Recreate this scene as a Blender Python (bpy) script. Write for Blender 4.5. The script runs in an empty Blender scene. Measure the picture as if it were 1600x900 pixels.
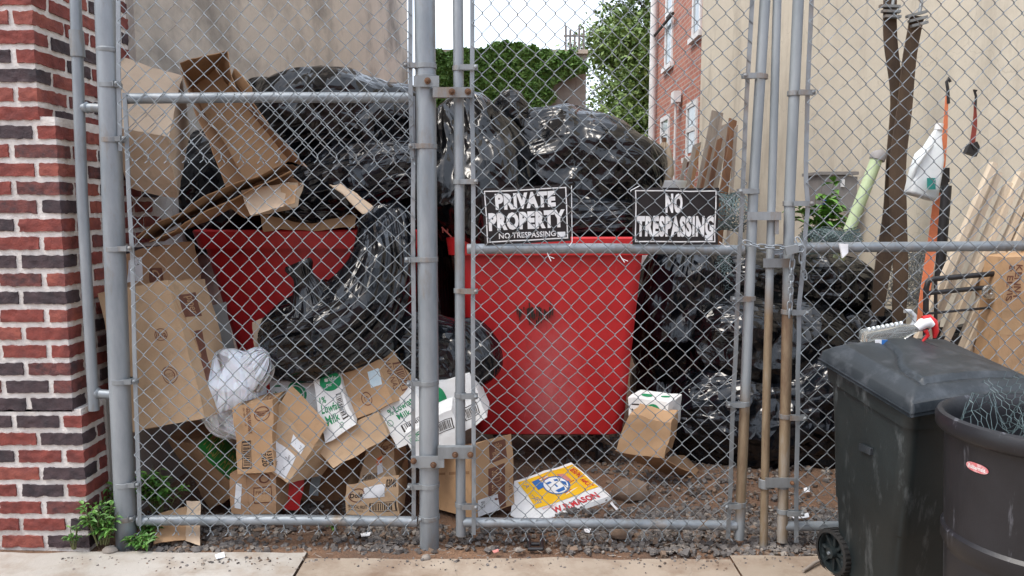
import bpy, math, random
import numpy as np
from mathutils import Vector, Matrix
R = math.radians
rnd = random.Random(7)
# ------------------------------------------------------------------ camera, light, exposure
sc = bpy.context.scene
COL = sc.collection
F = 1200.0; PITCH = R(6); CZ = 1.41
cd = bpy.data.cameras.new('camera'); cam = bpy.data.objects.new('camera', cd); COL.objects.link(cam)
cam.location = (0, 0, CZ); cam.rotation_euler = (R(90) - PITCH, 0, 0)
cd.sensor_width = 36; cd.lens = 27.0; cd.clip_end = 500; cd.clip_start = 0.05
sc.camera = cam
SUN_EL, SUN_AZ = 58, 243
w = bpy.data.worlds.new("World"); sc.world = w; w.use_nodes = True
wn = w.node_tree.nodes; wl = w.node_tree.links
bg = wn['Background']; sky = wn.new('ShaderNodeTexSky'); sky.sky_type = 'NISHITA'; sky.sun_disc = False
sky.sun_elevation = R(SUN_EL); sky.sun_rotation = R(SUN_AZ); sky.dust_density = 4; sky.air_density = 1.2
mixw = wn.new('ShaderNodeMix'); mixw.data_type = 'RGBA'; mixw.inputs[0].default_value = 0.6
wl.new(sky.outputs[0], mixw.inputs[6]); mixw.inputs[7].default_value = (8.1, 8.8, 9.9, 1)
wl.new(mixw.outputs[2], bg.inputs[0]); bg.inputs[1].default_value = 0.135
sd = bpy.data.lights.new('sun', 'SUN'); sd.energy = 1.4; sd.angle = R(22); sd.color = (1, .94, .86)
sun = bpy.data.objects.new('sun', sd); COL.objects.link(sun)
az = R(SUN_AZ); el = R(SUN_EL)
sdir = Vector((math.sin(az) * math.cos(el), math.cos(az) * math.cos(el), math.sin(el)))
sun.rotation_euler = sdir.to_track_quat('Z', 'Y').to_euler(); sun.location = (0, 0, 9)
sc.view_settings.view_transform = 'Standard'; sc.view_settings.look = 'None'
sc.view_settings.exposure = 0.97; sc.view_settings.gamma = 1
sc.cycles.use_denoising = True
# ------------------------------------------------------------------ pixel -> world
cP, sP = math.cos(PITCH), math.sin(PITCH)
def ray(px, py):
    u = -(py - 450) / F
    return Vector(((px - 800) / F, cP + u * sP, -sP + u * cP))
def P(px, py, Y):
    d = ray(px, py); return Vector((0, 0, CZ)) + d * (Y / d.y)
def G(px, py, z=0.0):
    d = ray(px, py); return Vector((0, 0, CZ)) + d * ((z - CZ) / d.z)
def PX(px, py, X):
    d = ray(px, py); return Vector((0, 0, CZ)) + d * (X / d.x)
# ------------------------------------------------------------------ noise
_r = np.random.RandomState(3)
_perm = np.concatenate([_r.permutation(256)] * 3)
_g = _r.normal(size=(256, 3)); _g /= np.linalg.norm(_g, axis=1)[:, None]
def noise(p):
    p = np.asarray(p, float); i = np.floor(p).astype(int); f = p - i; i &= 255
    u = f * f * f * (f * (f * 6 - 15) + 10); out = 0
    for dx in (0, 1):
        for dy in (0, 1):
            for dz in (0, 1):
                h = _perm[_perm[_perm[(i[:, 0] + dx) & 255] + ((i[:, 1] + dy) & 255)] + ((i[:, 2] + dz) & 255)]
                g = _g[h]
                d = (g * (f - np.array([dx, dy, dz]))).sum(1)
                wx = u[:, 0] if dx else 1 - u[:, 0]; wy = u[:, 1] if dy else 1 - u[:, 1]; wz = u[:, 2] if dz else 1 - u[:, 2]
                out = out + d * wx * wy * wz
    return out * 1.6
def fbm(p, octs=3, ridged=False):
    p = np.asarray(p, float); a = 1; s = 0; t = 0
    for k in range(octs):
        n = noise(p * (2.03 ** k) + 17.3 * k)
        if ridged: n = 1 - 2 * np.abs(n)
        s = s + a * n; t += a; a *= 0.5
    return s / t
def voro(p, seed=0):
    p = np.asarray(p, float); i = np.floor(p).astype(int); f = p - i; best = np.full(len(p), 9.0)
    for dx in (-1, 0, 1):
        for dy in (-1, 0, 1):
            for dz in (-1, 0, 1):
                h = _perm[_perm[_perm[(i[:, 0] + dx) & 255] + ((i[:, 1] + dy) & 255)] + ((i[:, 2] + dz + seed) & 255)]
                q = np.stack([_perm[h], _perm[h + 61], _perm[h + 113]], 1) / 255.0 + np.array([dx, dy, dz]) - f
                best = np.minimum(best, (q * q).sum(1))
    return np.sqrt(best)
# ------------------------------------------------------------------ materials
def nmat(name):
    m = bpy.data.materials.new(name); m.use_nodes = True
    nt = m.node_tree; return m, nt, nt.nodes['Principled BSDF']
def _noise(nt, scale, detail=5, rough=.6, stretch=None, kind=None, coord='Object'):
    tc = nt.nodes.new('ShaderNodeTexCoord'); mp = nt.nodes.new('ShaderNodeMapping')
    nt.links.new(tc.outputs[coord], mp.inputs[0])
    if stretch: mp.inputs['Scale'].default_value = stretch
    n = nt.nodes.new('ShaderNodeTexNoise'); n.inputs['Scale'].default_value = scale
    n.inputs['Detail'].default_value = detail; n.inputs['Roughness'].default_value = rough
    if kind: n.noise_type = kind
    nt.links.new(mp.outputs[0], n.inputs['Vector']); return n
def _ramp(nt, src, stops):
    r = nt.nodes.new('ShaderNodeValToRGB'); e = r.color_ramp.elements
    while len(e) < len(stops): e.new(.5)
    for q, (pos, c) in enumerate(stops):
        e[q].position = pos; e[q].color = (*c, 1) if len(c) == 3 else c
    nt.links.new(src, r.inputs[0]); return r
def _mix(nt, fac, a, b):
    m = nt.nodes.new('ShaderNodeMix'); m.data_type = 'RGBA'
    for s, v in ((0, fac), (6, a), (7, b)):
        if hasattr(v, 'is_output'): nt.links.new(v, m.inputs[s])
        else: m.inputs[s].default_value = v if s == 0 else (*v, 1)
    return m.outputs[2]
def _bump(nt, bs, src, strength, dist, prev=None):
    b = nt.nodes.new('ShaderNodeBump'); b.inputs['Strength'].default_value = strength; b.inputs['Distance'].default_value = dist
    nt.links.new(src, b.inputs['Height'])
    if prev is not None: nt.links.new(prev.outputs[0], b.inputs['Normal'])
    nt.links.new(b.outputs[0], bs.inputs['Normal']); return b
def pmat(name, c1, c2=None, scale=8, rough=.7, metal=0, bump=0, bscale=60, bdist=.003, stretch=None, spec=.5, dirt=None, lo=.35, hi=.65):
    m, nt, bs = nmat(name)
    bs.inputs['Roughness'].default_value = rough; bs.inputs['Metallic'].default_value = metal
    bs.inputs['Specular IOR Level'].default_value = spec
    c2 = c2 or tuple(v * .8 for v in c1)
    n = _noise(nt, scale, 6, .65, stretch)
    col = _ramp(nt, n.outputs[0], [(lo, c1), (hi, c2)]).outputs[0]
    if dirt:
        n2 = _noise(nt, dirt[1], 8, .7, dirt[4] if len(dirt) > 4 else None)
        f = _ramp(nt, n2.outputs[0], [(dirt[2], (0, 0, 0)), (dirt[3], (1, 1, 1))])
        col = _mix(nt, f.outputs[0], col, dirt[0])
    nt.links.new(col, bs.inputs['Base Color'])
    if bump: _bump(nt, bs, _noise(nt, bscale, 4, .6, stretch).outputs[0], bump, bdist)
    return m
M = {}
M['galv'] = pmat('galvanised steel', (.31, .34, .365), (.2, .23, .255), 9, .52, .45, .15, 80, .001, (1, 1, .25), dirt=((.2, .16, .12), 6, .55, .74, (1, 1, .35)))
M['galvdull'] = pmat('dull galvanised steel', (.28, .305, .32), (.18, .195, .205), 11, .6, .4, .2, 90, .001, (1, 1, .3), dirt=((.2, .12, .06), 7, .52, .72, (1, 1, .3)))
def rustpipe(name, z0, z1):
    m, nt, bs = nmat(name); bs.inputs['Roughness'].default_value = .62; bs.inputs['Metallic'].default_value = .3
    n = _noise(nt, 9, 6, .6, (1, 1, .25)); base = _ramp(nt, n.outputs[0], [(.35, (.31, .34, .36)), (.65, (.22, .25, .27))]).outputs[0]
    n2 = _noise(nt, 7, 7, .7, (1, 1, .22)); tan = _ramp(nt, n2.outputs[0], [(.3, (.36, .355, .34)), (.5, (.26, .2, .13)), (.66, (.13, .08, .05))]).outputs[0]
    tc = nt.nodes.new('ShaderNodeTexCoord'); sp = nt.nodes.new('ShaderNodeSeparateXYZ'); nt.links.new(tc.outputs['Object'], sp.inputs[0])
    n3 = _noise(nt, 3, 5, .6); ma = nt.nodes.new('ShaderNodeMath'); ma.operation = 'MULTIPLY_ADD'; nt.links.new(n3.outputs[0], ma.inputs[0]); ma.inputs[1].default_value = .35; nt.links.new(sp.outputs[2], ma.inputs[2])
    mr = nt.nodes.new('ShaderNodeMath'); mr.operation = 'DIVIDE'; nt.links.new(ma.outputs[0], mr.inputs[0]); mr.inputs[1].default_value = 3.0
    f = _ramp(nt, mr.outputs[0], [((z0 + .12) / 3, (0, 0, 0)), ((z0 + .22) / 3, (1, 1, 1)), ((z1 + .12) / 3, (1, 1, 1)), ((z1 + .26) / 3, (0, 0, 0))])
    nt.links.new(_mix(nt, f.outputs[0], base, tan), bs.inputs['Base Color']); _bump(nt, bs, _noise(nt, 90, 4, .6).outputs[0], .2, .001); return m
M['rustpipe'] = rustpipe('weathered galvanised pipe', .0, .98); M['rustmid'] = rustpipe('galvanised pipe with tan rust band', .16, .56)
M['rust'] = pmat('rusty bolt', (.2, .1, .05), (.1, .06, .04), 40, .8, .3, .3, 100)
M['wire'] = pmat('galvanised wire', (.29, .325, .35), (.2, .23, .25), 5, .5, .45, dirt=((.2, .14, .09), 3.5, .56, .7))
M['wiredark'] = pmat('dull wire', (.16, .22, .22), (.1, .14, .15), 8, .6, .4)
def cardboard(name, c, c2=None, stain=.0):
    m, nt, bs = nmat(name); bs.inputs['Roughness'].default_value = .82; bs.inputs['Specular IOR Level'].default_value = .25
    c2 = c2 or tuple(v * .82 for v in c)
    n = _noise(nt, 3.5, 7, .62)
    col = _ramp(nt, n.outputs[0], [(.3, c2), (.65, c)]).outputs[0]
    n2 = _noise(nt, 9, 8, .75)
    f = _ramp(nt, n2.outputs[0], [(.55, (0, 0, 0)), (.75, (.8, .8, .8))])
    col = _mix(nt, f.outputs[0], col, tuple(v * .5 for v in c))
    n3 = _noise(nt, 4, 9, .75); f3 = _ramp(nt, n3.outputs[0], [(.6, (0, 0, 0)), (.75, (.35, .35, .35))]); col = _mix(nt, f3.outputs[0], col, tuple(min(1, v * 1.35) for v in c))
    nt.links.new(col, bs.inputs['Base Color'])
    b = _bump(nt, bs, _noise(nt, 160, 2, .5, (1, 1, .12)).outputs[0], .12, .002)
    _bump(nt, bs, _noise(nt, 14, 5, .6).outputs[0], .35, .006, b)
    return m
M['card'] = cardboard('cardboard', (.47, .3, .17))
M['card2'] = cardboard('reddish cardboard', (.43, .27, .16), (.33, .2, .115))
M['card3'] = cardboard('faded cardboard', (.52, .37, .235), (.4, .27, .165))
M['cardlight'] = cardboard('pale cardboard', (.6, .46, .33))
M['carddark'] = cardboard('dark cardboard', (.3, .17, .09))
M['cardwhite'] = cardboard('white coated cardboard', (.8, .81, .8), (.68, .68, .67))
M['cardgrey'] = cardboard('grey cardboard', (.3, .29, .27))
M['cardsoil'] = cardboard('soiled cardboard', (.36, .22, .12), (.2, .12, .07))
M['ink'] = pmat('black print', (.04, .03, .025), rough=.8)
M['brownink'] = pmat('brown print', (.13, .05, .03), (.17, .07, .045), 30, rough=.8)
M['greenink'] = pmat('green print', (.01, .26, .1), (.01, .2, .08), 30, rough=.8)
M['labelgreen'] = pmat('green label print', (.015, .2, .03), (.02, .15, .03), 12, rough=.6)
M['goldink'] = pmat('gold print', (.35, .3, .08), rough=.7)
M['paper'] = pmat('paper label', (.75, .77, .79), (.65, .67, .7), 20, .6)
M['paleblue'] = pmat('pale blue label', (.5, .65, .72), (.6, .7, .75), 20, .6)
M['orange'] = pmat('orange sticker', (.75, .15, .03), rough=.6)
M['yellow'] = pmat('yellow print', (.85, .5, .01), (.75, .42, .01), 8, .6)
M['redink'] = pmat('red print', (.55, .03, .04), rough=.6)
M['blueink'] = pmat('blue print', (.02, .14, .42), rough=.6)
M['pinkink'] = pmat('faded red print', (.65, .25, .22), rough=.6)
M['white'] = pmat('white paint', (.78, .79, .8), (.68, .69, .7), 10, .5)
M['signblack'] = pmat('black sign enamel', (.008, .008, .01), (.016, .016, .018), 8, .4, dirt=((.12, .12, .12), 6, .62, .8))
M['tape'] = pmat('packing tape', (.42, .28, .16), (.38, .25, .14), 20, .25)
def plastic_bag(name, col, rough, rcol=None, br=.5, fine=1.0):
    m, nt, bs = nmat(name); bs.inputs['Roughness'].default_value = rough
    n0 = _noise(nt, 3, 4, .6)
    nt.links.new(_ramp(nt, n0.outputs[0], [(.4, col), (.65, rcol or tuple(v * 1.4 for v in col))]).outputs[0], bs.inputs['Base Color'])
    bs.inputs['Specular IOR Level'].default_value = .5
    prev = None
    at = nt.nodes.new('ShaderNodeAttribute'); at.attribute_name = 'fold'
    # long folds that run along the bag from its neck (mesh attribute), then a few flat facets of the film
    for k, (sc_, st, h, det) in enumerate(((2.4, (1, 1, .4), .042, 2), (7.0, (1, 1, .22), .0115, 2))):
        mp = nt.nodes.new('ShaderNodeMapping'); mp.inputs['Scale'].default_value = st; nt.links.new(at.outputs['Vector'], mp.inputs[0])
        nz = nt.nodes.new('ShaderNodeTexNoise'); nz.inputs['Scale'].default_value = sc_; nz.inputs['Detail'].default_value = det; nz.inputs['Distortion'].default_value = .6
        nt.links.new(mp.outputs[0], nz.inputs['Vector'])
        ab = nt.nodes.new('ShaderNodeMath'); ab.operation = 'SUBTRACT'; nt.links.new(nz.outputs[0], ab.inputs[0]); ab.inputs[1].default_value = .5
        a2 = nt.nodes.new('ShaderNodeMath'); a2.operation = 'ABSOLUTE'; nt.links.new(ab.outputs[0], a2.inputs[0])
        prev = _bump(nt, bs, a2.outputs[0], 1.0, -h * br * 2.2, prev)
    for k, (sc_, st, slope) in enumerate(((4.5, (1, 1, .7), .32), (11, (1.2, 1, .6), .17 * fine))):
        nz = _noise(nt, sc_ * .5, 2, .5); mx = nt.nodes.new('ShaderNodeVectorMath'); mx.operation = 'MULTIPLY_ADD'
        nt.links.new(nz.outputs[1], mx.inputs[0]); mx.inputs[1].default_value = (2.2 / sc_,) * 3
        mp = nt.nodes.new('ShaderNodeMapping'); mp.inputs['Scale'].default_value = st; mp.inputs['Rotation'].default_value = (.5 * k, .7 - .5 * k, .9 * k)
        tc = nt.nodes.new('ShaderNodeTexCoord'); nt.links.new(tc.outputs['Object'], mx.inputs[2]); nt.links.new(mx.outputs[0], mp.inputs[0])
        v = nt.nodes.new('ShaderNodeTexVoronoi'); v.inputs['Scale'].default_value = sc_; nt.links.new(mp.outputs[0], v.inputs['Vector'])
        prev = _bump(nt, bs, v.outputs['Distance'], 1.0, slope * br / sc_, prev)
    return m
M['bag'] = plastic_bag('black bin liner', (.0035, .004, .005), .15, br=.85)
M['bag2'] = plastic_bag('thin black bin liner', (.0035, .0045, .0065), .16, (.007, .009, .013), br=1.05)
M['baggrey'] = plastic_bag('grey black bin liner', (.014, .015, .018), .34, (.03, .03, .034), br=.35)
m = plastic_bag('white bin liner', (.78, .82, .88), .5, (.7, .74, .8), 1.3); M['bagwhite'] = m
m.node_tree.nodes['Principled BSDF'].inputs['Subsurface Weight'].default_value = .15
def red_mat():
    m, nt, bs = nmat('red polyethylene'); bs.inputs['Roughness'].default_value = .42
    n = _noise(nt, 5, 6, .6)
    col = _ramp(nt, n.outputs[0], [(.35, (.56, .02, .024)), (.65, (.45, .016, .02))]).outputs[0]
    n2 = _noise(nt, 26, 8, .75, (1, 1, .25)); f = _ramp(nt, n2.outputs[0], [(.58, (0, 0, 0)), (.78, (.7, .7, .7))])
    col = _mix(nt, f.outputs[0], col, (.16, .02, .02))
    n5 = _noise(nt, 40, 3, .8, (1, 1, .05)); f5 = _ramp(nt, n5.outputs[0], [(.7, (0, 0, 0)), (.74, (.35, .35, .35))]); col = _mix(nt, f5.outputs[0], col, (.7, .35, .33))
    # white scuffed patch in the middle of the wall of the tub
    g = nt.nodes.new('ShaderNodeTexCoord'); mp = nt.nodes.new('ShaderNodeMapping')
    mp.inputs['Location'].default_value = (-.02, 0, -.42 * 1.7); mp.inputs['Scale'].default_value = (4.2, 0, 1.7)
    nt.links.new(g.outputs['Object'], mp.inputs[0])
    gr = nt.nodes.new('ShaderNodeTexGradient'); gr.gradient_type = 'SPHERICAL'; nt.links.new(mp.outputs[0], gr.inputs[0])
    n3 = _noise(nt, 18, 8, .75)
    mu = nt.nodes.new('ShaderNodeMath'); mu.operation = 'MULTIPLY'; nt.links.new(gr.outputs[1], mu.inputs[0]); nt.links.new(n3.outputs[0], mu.inputs[1])
    f3 = _ramp(nt, mu.outputs[0], [(.08, (0, 0, 0)), (.8, (.36, .36, .36))])
    col = _mix(nt, f3.outputs[0], col, (.75, .5, .52))
    nt.links.new(col, bs.inputs['Base Color'])
    _bump(nt, bs, _noise(nt, 7, 5, .5).outputs[0], .25, .006); return m
M['red'] = red_mat()
M['redplain'] = pmat('red plastic', (.62, .025, .028), (.5, .018, .022), 8, .4, dirt=((.2, .03, .03), 9, .58, .8, (1, 1, .3)))
M['blackplastic'] = pmat('black plastic', (.012, .012, .014), (.022, .022, .024), 10, .45, bump=.2, bscale=90)
M['rubber'] = pmat('rubber', (.01, .01, .01), (.02, .02, .02), 20, .7)
M['cart'] = pmat('dark green grey cart plastic', (.009, .014, .0155), (.015, .022, .024), 5, .5, bump=.3, bscale=220, bdist=.0015, dirt=((.15, .17, .18), 8, .56, .78, (1.6, 1.6, .4)))
M['lid'] = pmat('weathered lid plastic', (.014, .019, .024), (.024, .031, .037), 6, .42, bump=.25, bscale=200, bdist=.0015, dirt=((.09, .1, .115), 9, .5, .85))
M['barrel'] = pmat('black barrel plastic', (.009, .0095, .0125), (.016, .0165, .021), 6, .42, bump=.25, bscale=180, bdist=.0015, dirt=((.24, .25, .29), 7, .58, .76, (2, 2, .35)))
M['mortar'] = pmat('mortar', (.72, .69, .66), (.55, .52, .49), 6, .9, bump=.8, bscale=50, bdist=.008, dirt=((.4, .34, .3), 5, .55, .8))
for k, (c1, c2) in enumerate([((.24, .055, .042), (.13, .034, .03)), ((.3, .085, .06), (.16, .045, .04)), ((.07, .045, .05), (.032, .025, .03)), ((.2, .06, .05), (.05, .03, .034))]):
    M['brick%d' % k] = pmat('brick face %d' % k, c1, c2, 14, .9, bump=.8, bscale=130, bdist=.004)
def wallmat(name, c1, c2, stain, sc_, lo, hi, stretch=(1, 1, .35), fine=.35):
    m, nt, bs = nmat(name); bs.inputs['Roughness'].default_value = .92
    n = _noise(nt, 1.3, 8, .65, (1, .6, 1)); col = _ramp(nt, n.outputs[0], [(.35, c1), (.65, c2)]).outputs[0]
    n2 = _noise(nt, sc_, 9, .68, stretch); f = _ramp(nt, n2.outputs[0], [(lo, (0, 0, 0)), (hi, (1, 1, 1))])
    col = _mix(nt, f.outputs[0], col, stain)
    n4 = _noise(nt, 30, 6, .7); f4 = _ramp(nt, n4.outputs[0], [(.55, (0, 0, 0)), (.8, (.35, .35, .35))])
    col = _mix(nt, f4.outputs[0], col, tuple(v * .6 for v in c1))
    nd = _noise(nt, 5, 8, .7, (1, .35, .09)); fd = _ramp(nt, nd.outputs[0], [(.6, (0, 0, 0)), (.84, (.42, .42, .42))]); col = _mix(nt, fd.outputs[0], col, tuple(v * .45 for v in c1))
    nv = _noise(nt, 1.6, 5, .6); vm = nt.nodes.new('ShaderNodeVectorMath'); vm.operation = 'MULTIPLY_ADD'; nt.links.new(nv.outputs[1], vm.inputs[0]); vm.inputs[1].default_value = (.7,) * 3
    tcc = nt.nodes.new('ShaderNodeTexCoord'); nt.links.new(tcc.outputs['Object'], vm.inputs[2]); vo = nt.nodes.new('ShaderNodeTexVoronoi'); vo.feature = 'DISTANCE_TO_EDGE'; vo.inputs['Scale'].default_value = .8; nt.links.new(vm.outputs[0], vo.inputs['Vector'])
    fc_ = _ramp(nt, vo.outputs['Distance'], [(.0, (.3, .3, .3)), (.004, (0, 0, 0))]); col = _mix(nt, fc_.outputs[0], col, tuple(v * .35 for v in c1))
    nt.links.new(col, bs.inputs['Base Color'])
    b = _bump(nt, bs, _noise(nt, 55, 5, .7).outputs[0], fine, .004)
    _bump(nt, bs, _noise(nt, 4, 4, .5).outputs[0], .3, .02, b); return m
M['concrete'] = wallmat('weathered concrete', (.64, .57, .49), (.53, .475, .41), (.18, .165, .15), 1.4, .49, .66, (1, .3, .5))
M['stucco'] = wallmat('cream stucco', (.64, .59, .49), (.545, .5, .415), (.33, .295, .24), 1.6, .52, .78, (1, 1, .3))
M['parge'] = wallmat('grey parging', (.42, .4, .37), (.3, .28, .26), (.16, .15, .14), 6, .55, .8)
def dirt_mat():
    m, nt, bs = nmat('dirt'); bs.inputs['Roughness'].default_value = .95
    n = _noise(nt, 2.2, 9, .7); col = _ramp(nt, n.outputs[0], [(.35, (.13, .08, .055)), (.55, (.22, .125, .075)), (.7, (.33, .19, .11))]).outputs[0]
    n2 = _noise(nt, 60, 6, .8); f = _ramp(nt, n2.outputs[0], [(.5, (0, 0, 0)), (.7, (.8, .8, .8))])
    col = _mix(nt, f.outputs[0], col, (.06, .045, .035)); nt.links.new(col, bs.inputs['Base Color'])
    b = _bump(nt, bs, _noise(nt, 70, 8, .75).outputs[0], .9, .02); _bump(nt, bs, _noise(nt, 9, 5, .6).outputs[0], .6, .04, b); return m
M['dirt'] = dirt_mat()
M['walk'] = wallmat('pale sidewalk concrete', (.5, .47, .43), (.4, .37, .33), (.27, .2, .14), 4, .47, .72, (1, 1, 1), .5)
M['walktan'] = wallmat('tan sidewalk concrete', (.42, .35, .28), (.32, .26, .2), (.2, .13, .085), 3.5, .46, .7, (1, 1, 1), .5)
for k, c in enumerate([(.12, .11, .105), (.17, .155, .145), (.085, .07, .062), (.2, .14, .1), (.26, .23, .2)]):
    M['stone%d' % k] = pmat('stone %d' % k, c, tuple(v * .7 for v in c), 30, .85, bump=.4, bscale=90)
M['leaf'] = pmat('leaf', (.05, .14, .02), (.08, .2, .035), 30, .55)
M['leaf2'] = pmat('bright leaf', (.09, .22, .03), (.13, .28, .05), 30, .5)
M['ivyleaf'] = pmat('ivy leaf', (.1, .22, .045), (.17, .31, .075), 6, .5)
M['ivyleaf2'] = pmat('young ivy leaf', (.14, .28, .07), (.18, .32, .09), 6, .5)
M['treeleaf'] = pmat('tree leaf', (.06, .12, .02), (.12, .2, .04), 3, .55)
M['treeleaf2'] = pmat('pale tree leaf', (.14, .22, .05), (.2, .28, .08), 3, .55)
M['stem'] = pmat('stem', (.12, .13, .05), rough=.8)
M['bark'] = pmat('bark', (.11, .08, .06), (.06, .045, .035), 8, .9, bump=.6, bscale=30)
M['woodgrey'] = pmat('weathered grey wood', (.3, .26, .22), (.2, .17, .145), 12, .85, bump=.4, bscale=60, stretch=(1, 1, .08))
M['woodbrown'] = pmat('brown wood', (.2, .1, .05), (.12, .055, .03), 12, .75, bump=.4, bscale=60, stretch=(1, 1, .08))
M['woodpale'] = pmat('pale lumber', (.62, .53, .41), (.5, .41, .3), 10, .75, bump=.2, bscale=60, stretch=(1, 1, .08))
M['strapbrown'] = pmat('weathered brown webbing', (.1, .065, .04), (.045, .03, .022), 7, .85, bump=.4, bscale=150, stretch=(1, 1, .4))
M['straporange'] = pmat('orange webbing', (.78, .25, .12), (.7, .2, .09), 14, .75, bump=.3, bscale=200)
M['strapred'] = pmat('dark red webbing', (.22, .04, .03), rough=.8)
M['greentube'] = pmat('pale green tube', (.48, .58, .36), (.38, .48, .28), 9, .45)
M['jug'] = pmat('translucent white jug', (.74, .78, .8), (.62, .68, .7), 12, .35)
M['teal'] = pmat('teal label', (.02, .25, .22), rough=.5)
M['fabric'] = pmat('beige umbrella cloth', (.42, .34, .25), (.32, .26, .19), 12, .9, bump=.5, bscale=40)
M['glass'] = pmat('window glass', (.2, .25, .28), (.3, .34, .36), 1.5, .08, spec=.8)
M['greybox'] = pmat('grey metal box', (.27, .26, .26), (.2, .19, .19), 6, .6)
m, nt, bs = nmat('clear plastic'); bs.inputs['Base Color'].default_value = (.86, .9, .88, 1); bs.inputs['Roughness'].default_value = .12
bs.inputs['Transmission Weight'].default_value = .88; bs.inputs['IOR'].default_value = 1.3; M['clear'] = m
def brickwall_mat():
    m, nt, bs = nmat('distant brickwork'); bs.inputs['Roughness'].default_value = .9
    tc = nt.nodes.new('ShaderNodeTexCoord'); mp = nt.nodes.new('ShaderNodeMapping'); mp.inputs['Rotation'].default_value = (R(90), 0, R(90))
    sx = nt.nodes.new('ShaderNodeSeparateXYZ'); cx = nt.nodes.new('ShaderNodeCombineXYZ'); nt.links.new(tc.outputs['Object'], sx.inputs[0])
    ad = nt.nodes.new('ShaderNodeMath'); nt.links.new(sx.outputs[0], ad.inputs[0]); nt.links.new(sx.outputs[1], ad.inputs[1])
    nt.links.new(ad.outputs[0], cx.inputs[0]); nt.links.new(sx.outputs[2], cx.inputs[1])
    b = nt.nodes.new('ShaderNodeTexBrick'); b.inputs['Scale'].default_value = 1; b.inputs['Brick Width'].default_value = .213; b.inputs['Row Height'].default_value = .07
    b.inputs['Mortar Size'].default_value = .008; b.inputs['Color1'].default_value = (.46, .18, .125, 1); b.inputs['Color2'].default_value = (.36, .13, .095, 1)
    b.inputs['Mortar'].default_value = (.42, .34, .3, 1); nt.links.new(cx.outputs[0], b.inputs['Vector'])
    nt.links.new(b.outputs[0], bs.inputs['Base Color']); _bump(nt, bs, b.outputs[1], -.4, .005); return m
M['brickfar'] = brickwall_mat()
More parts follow.
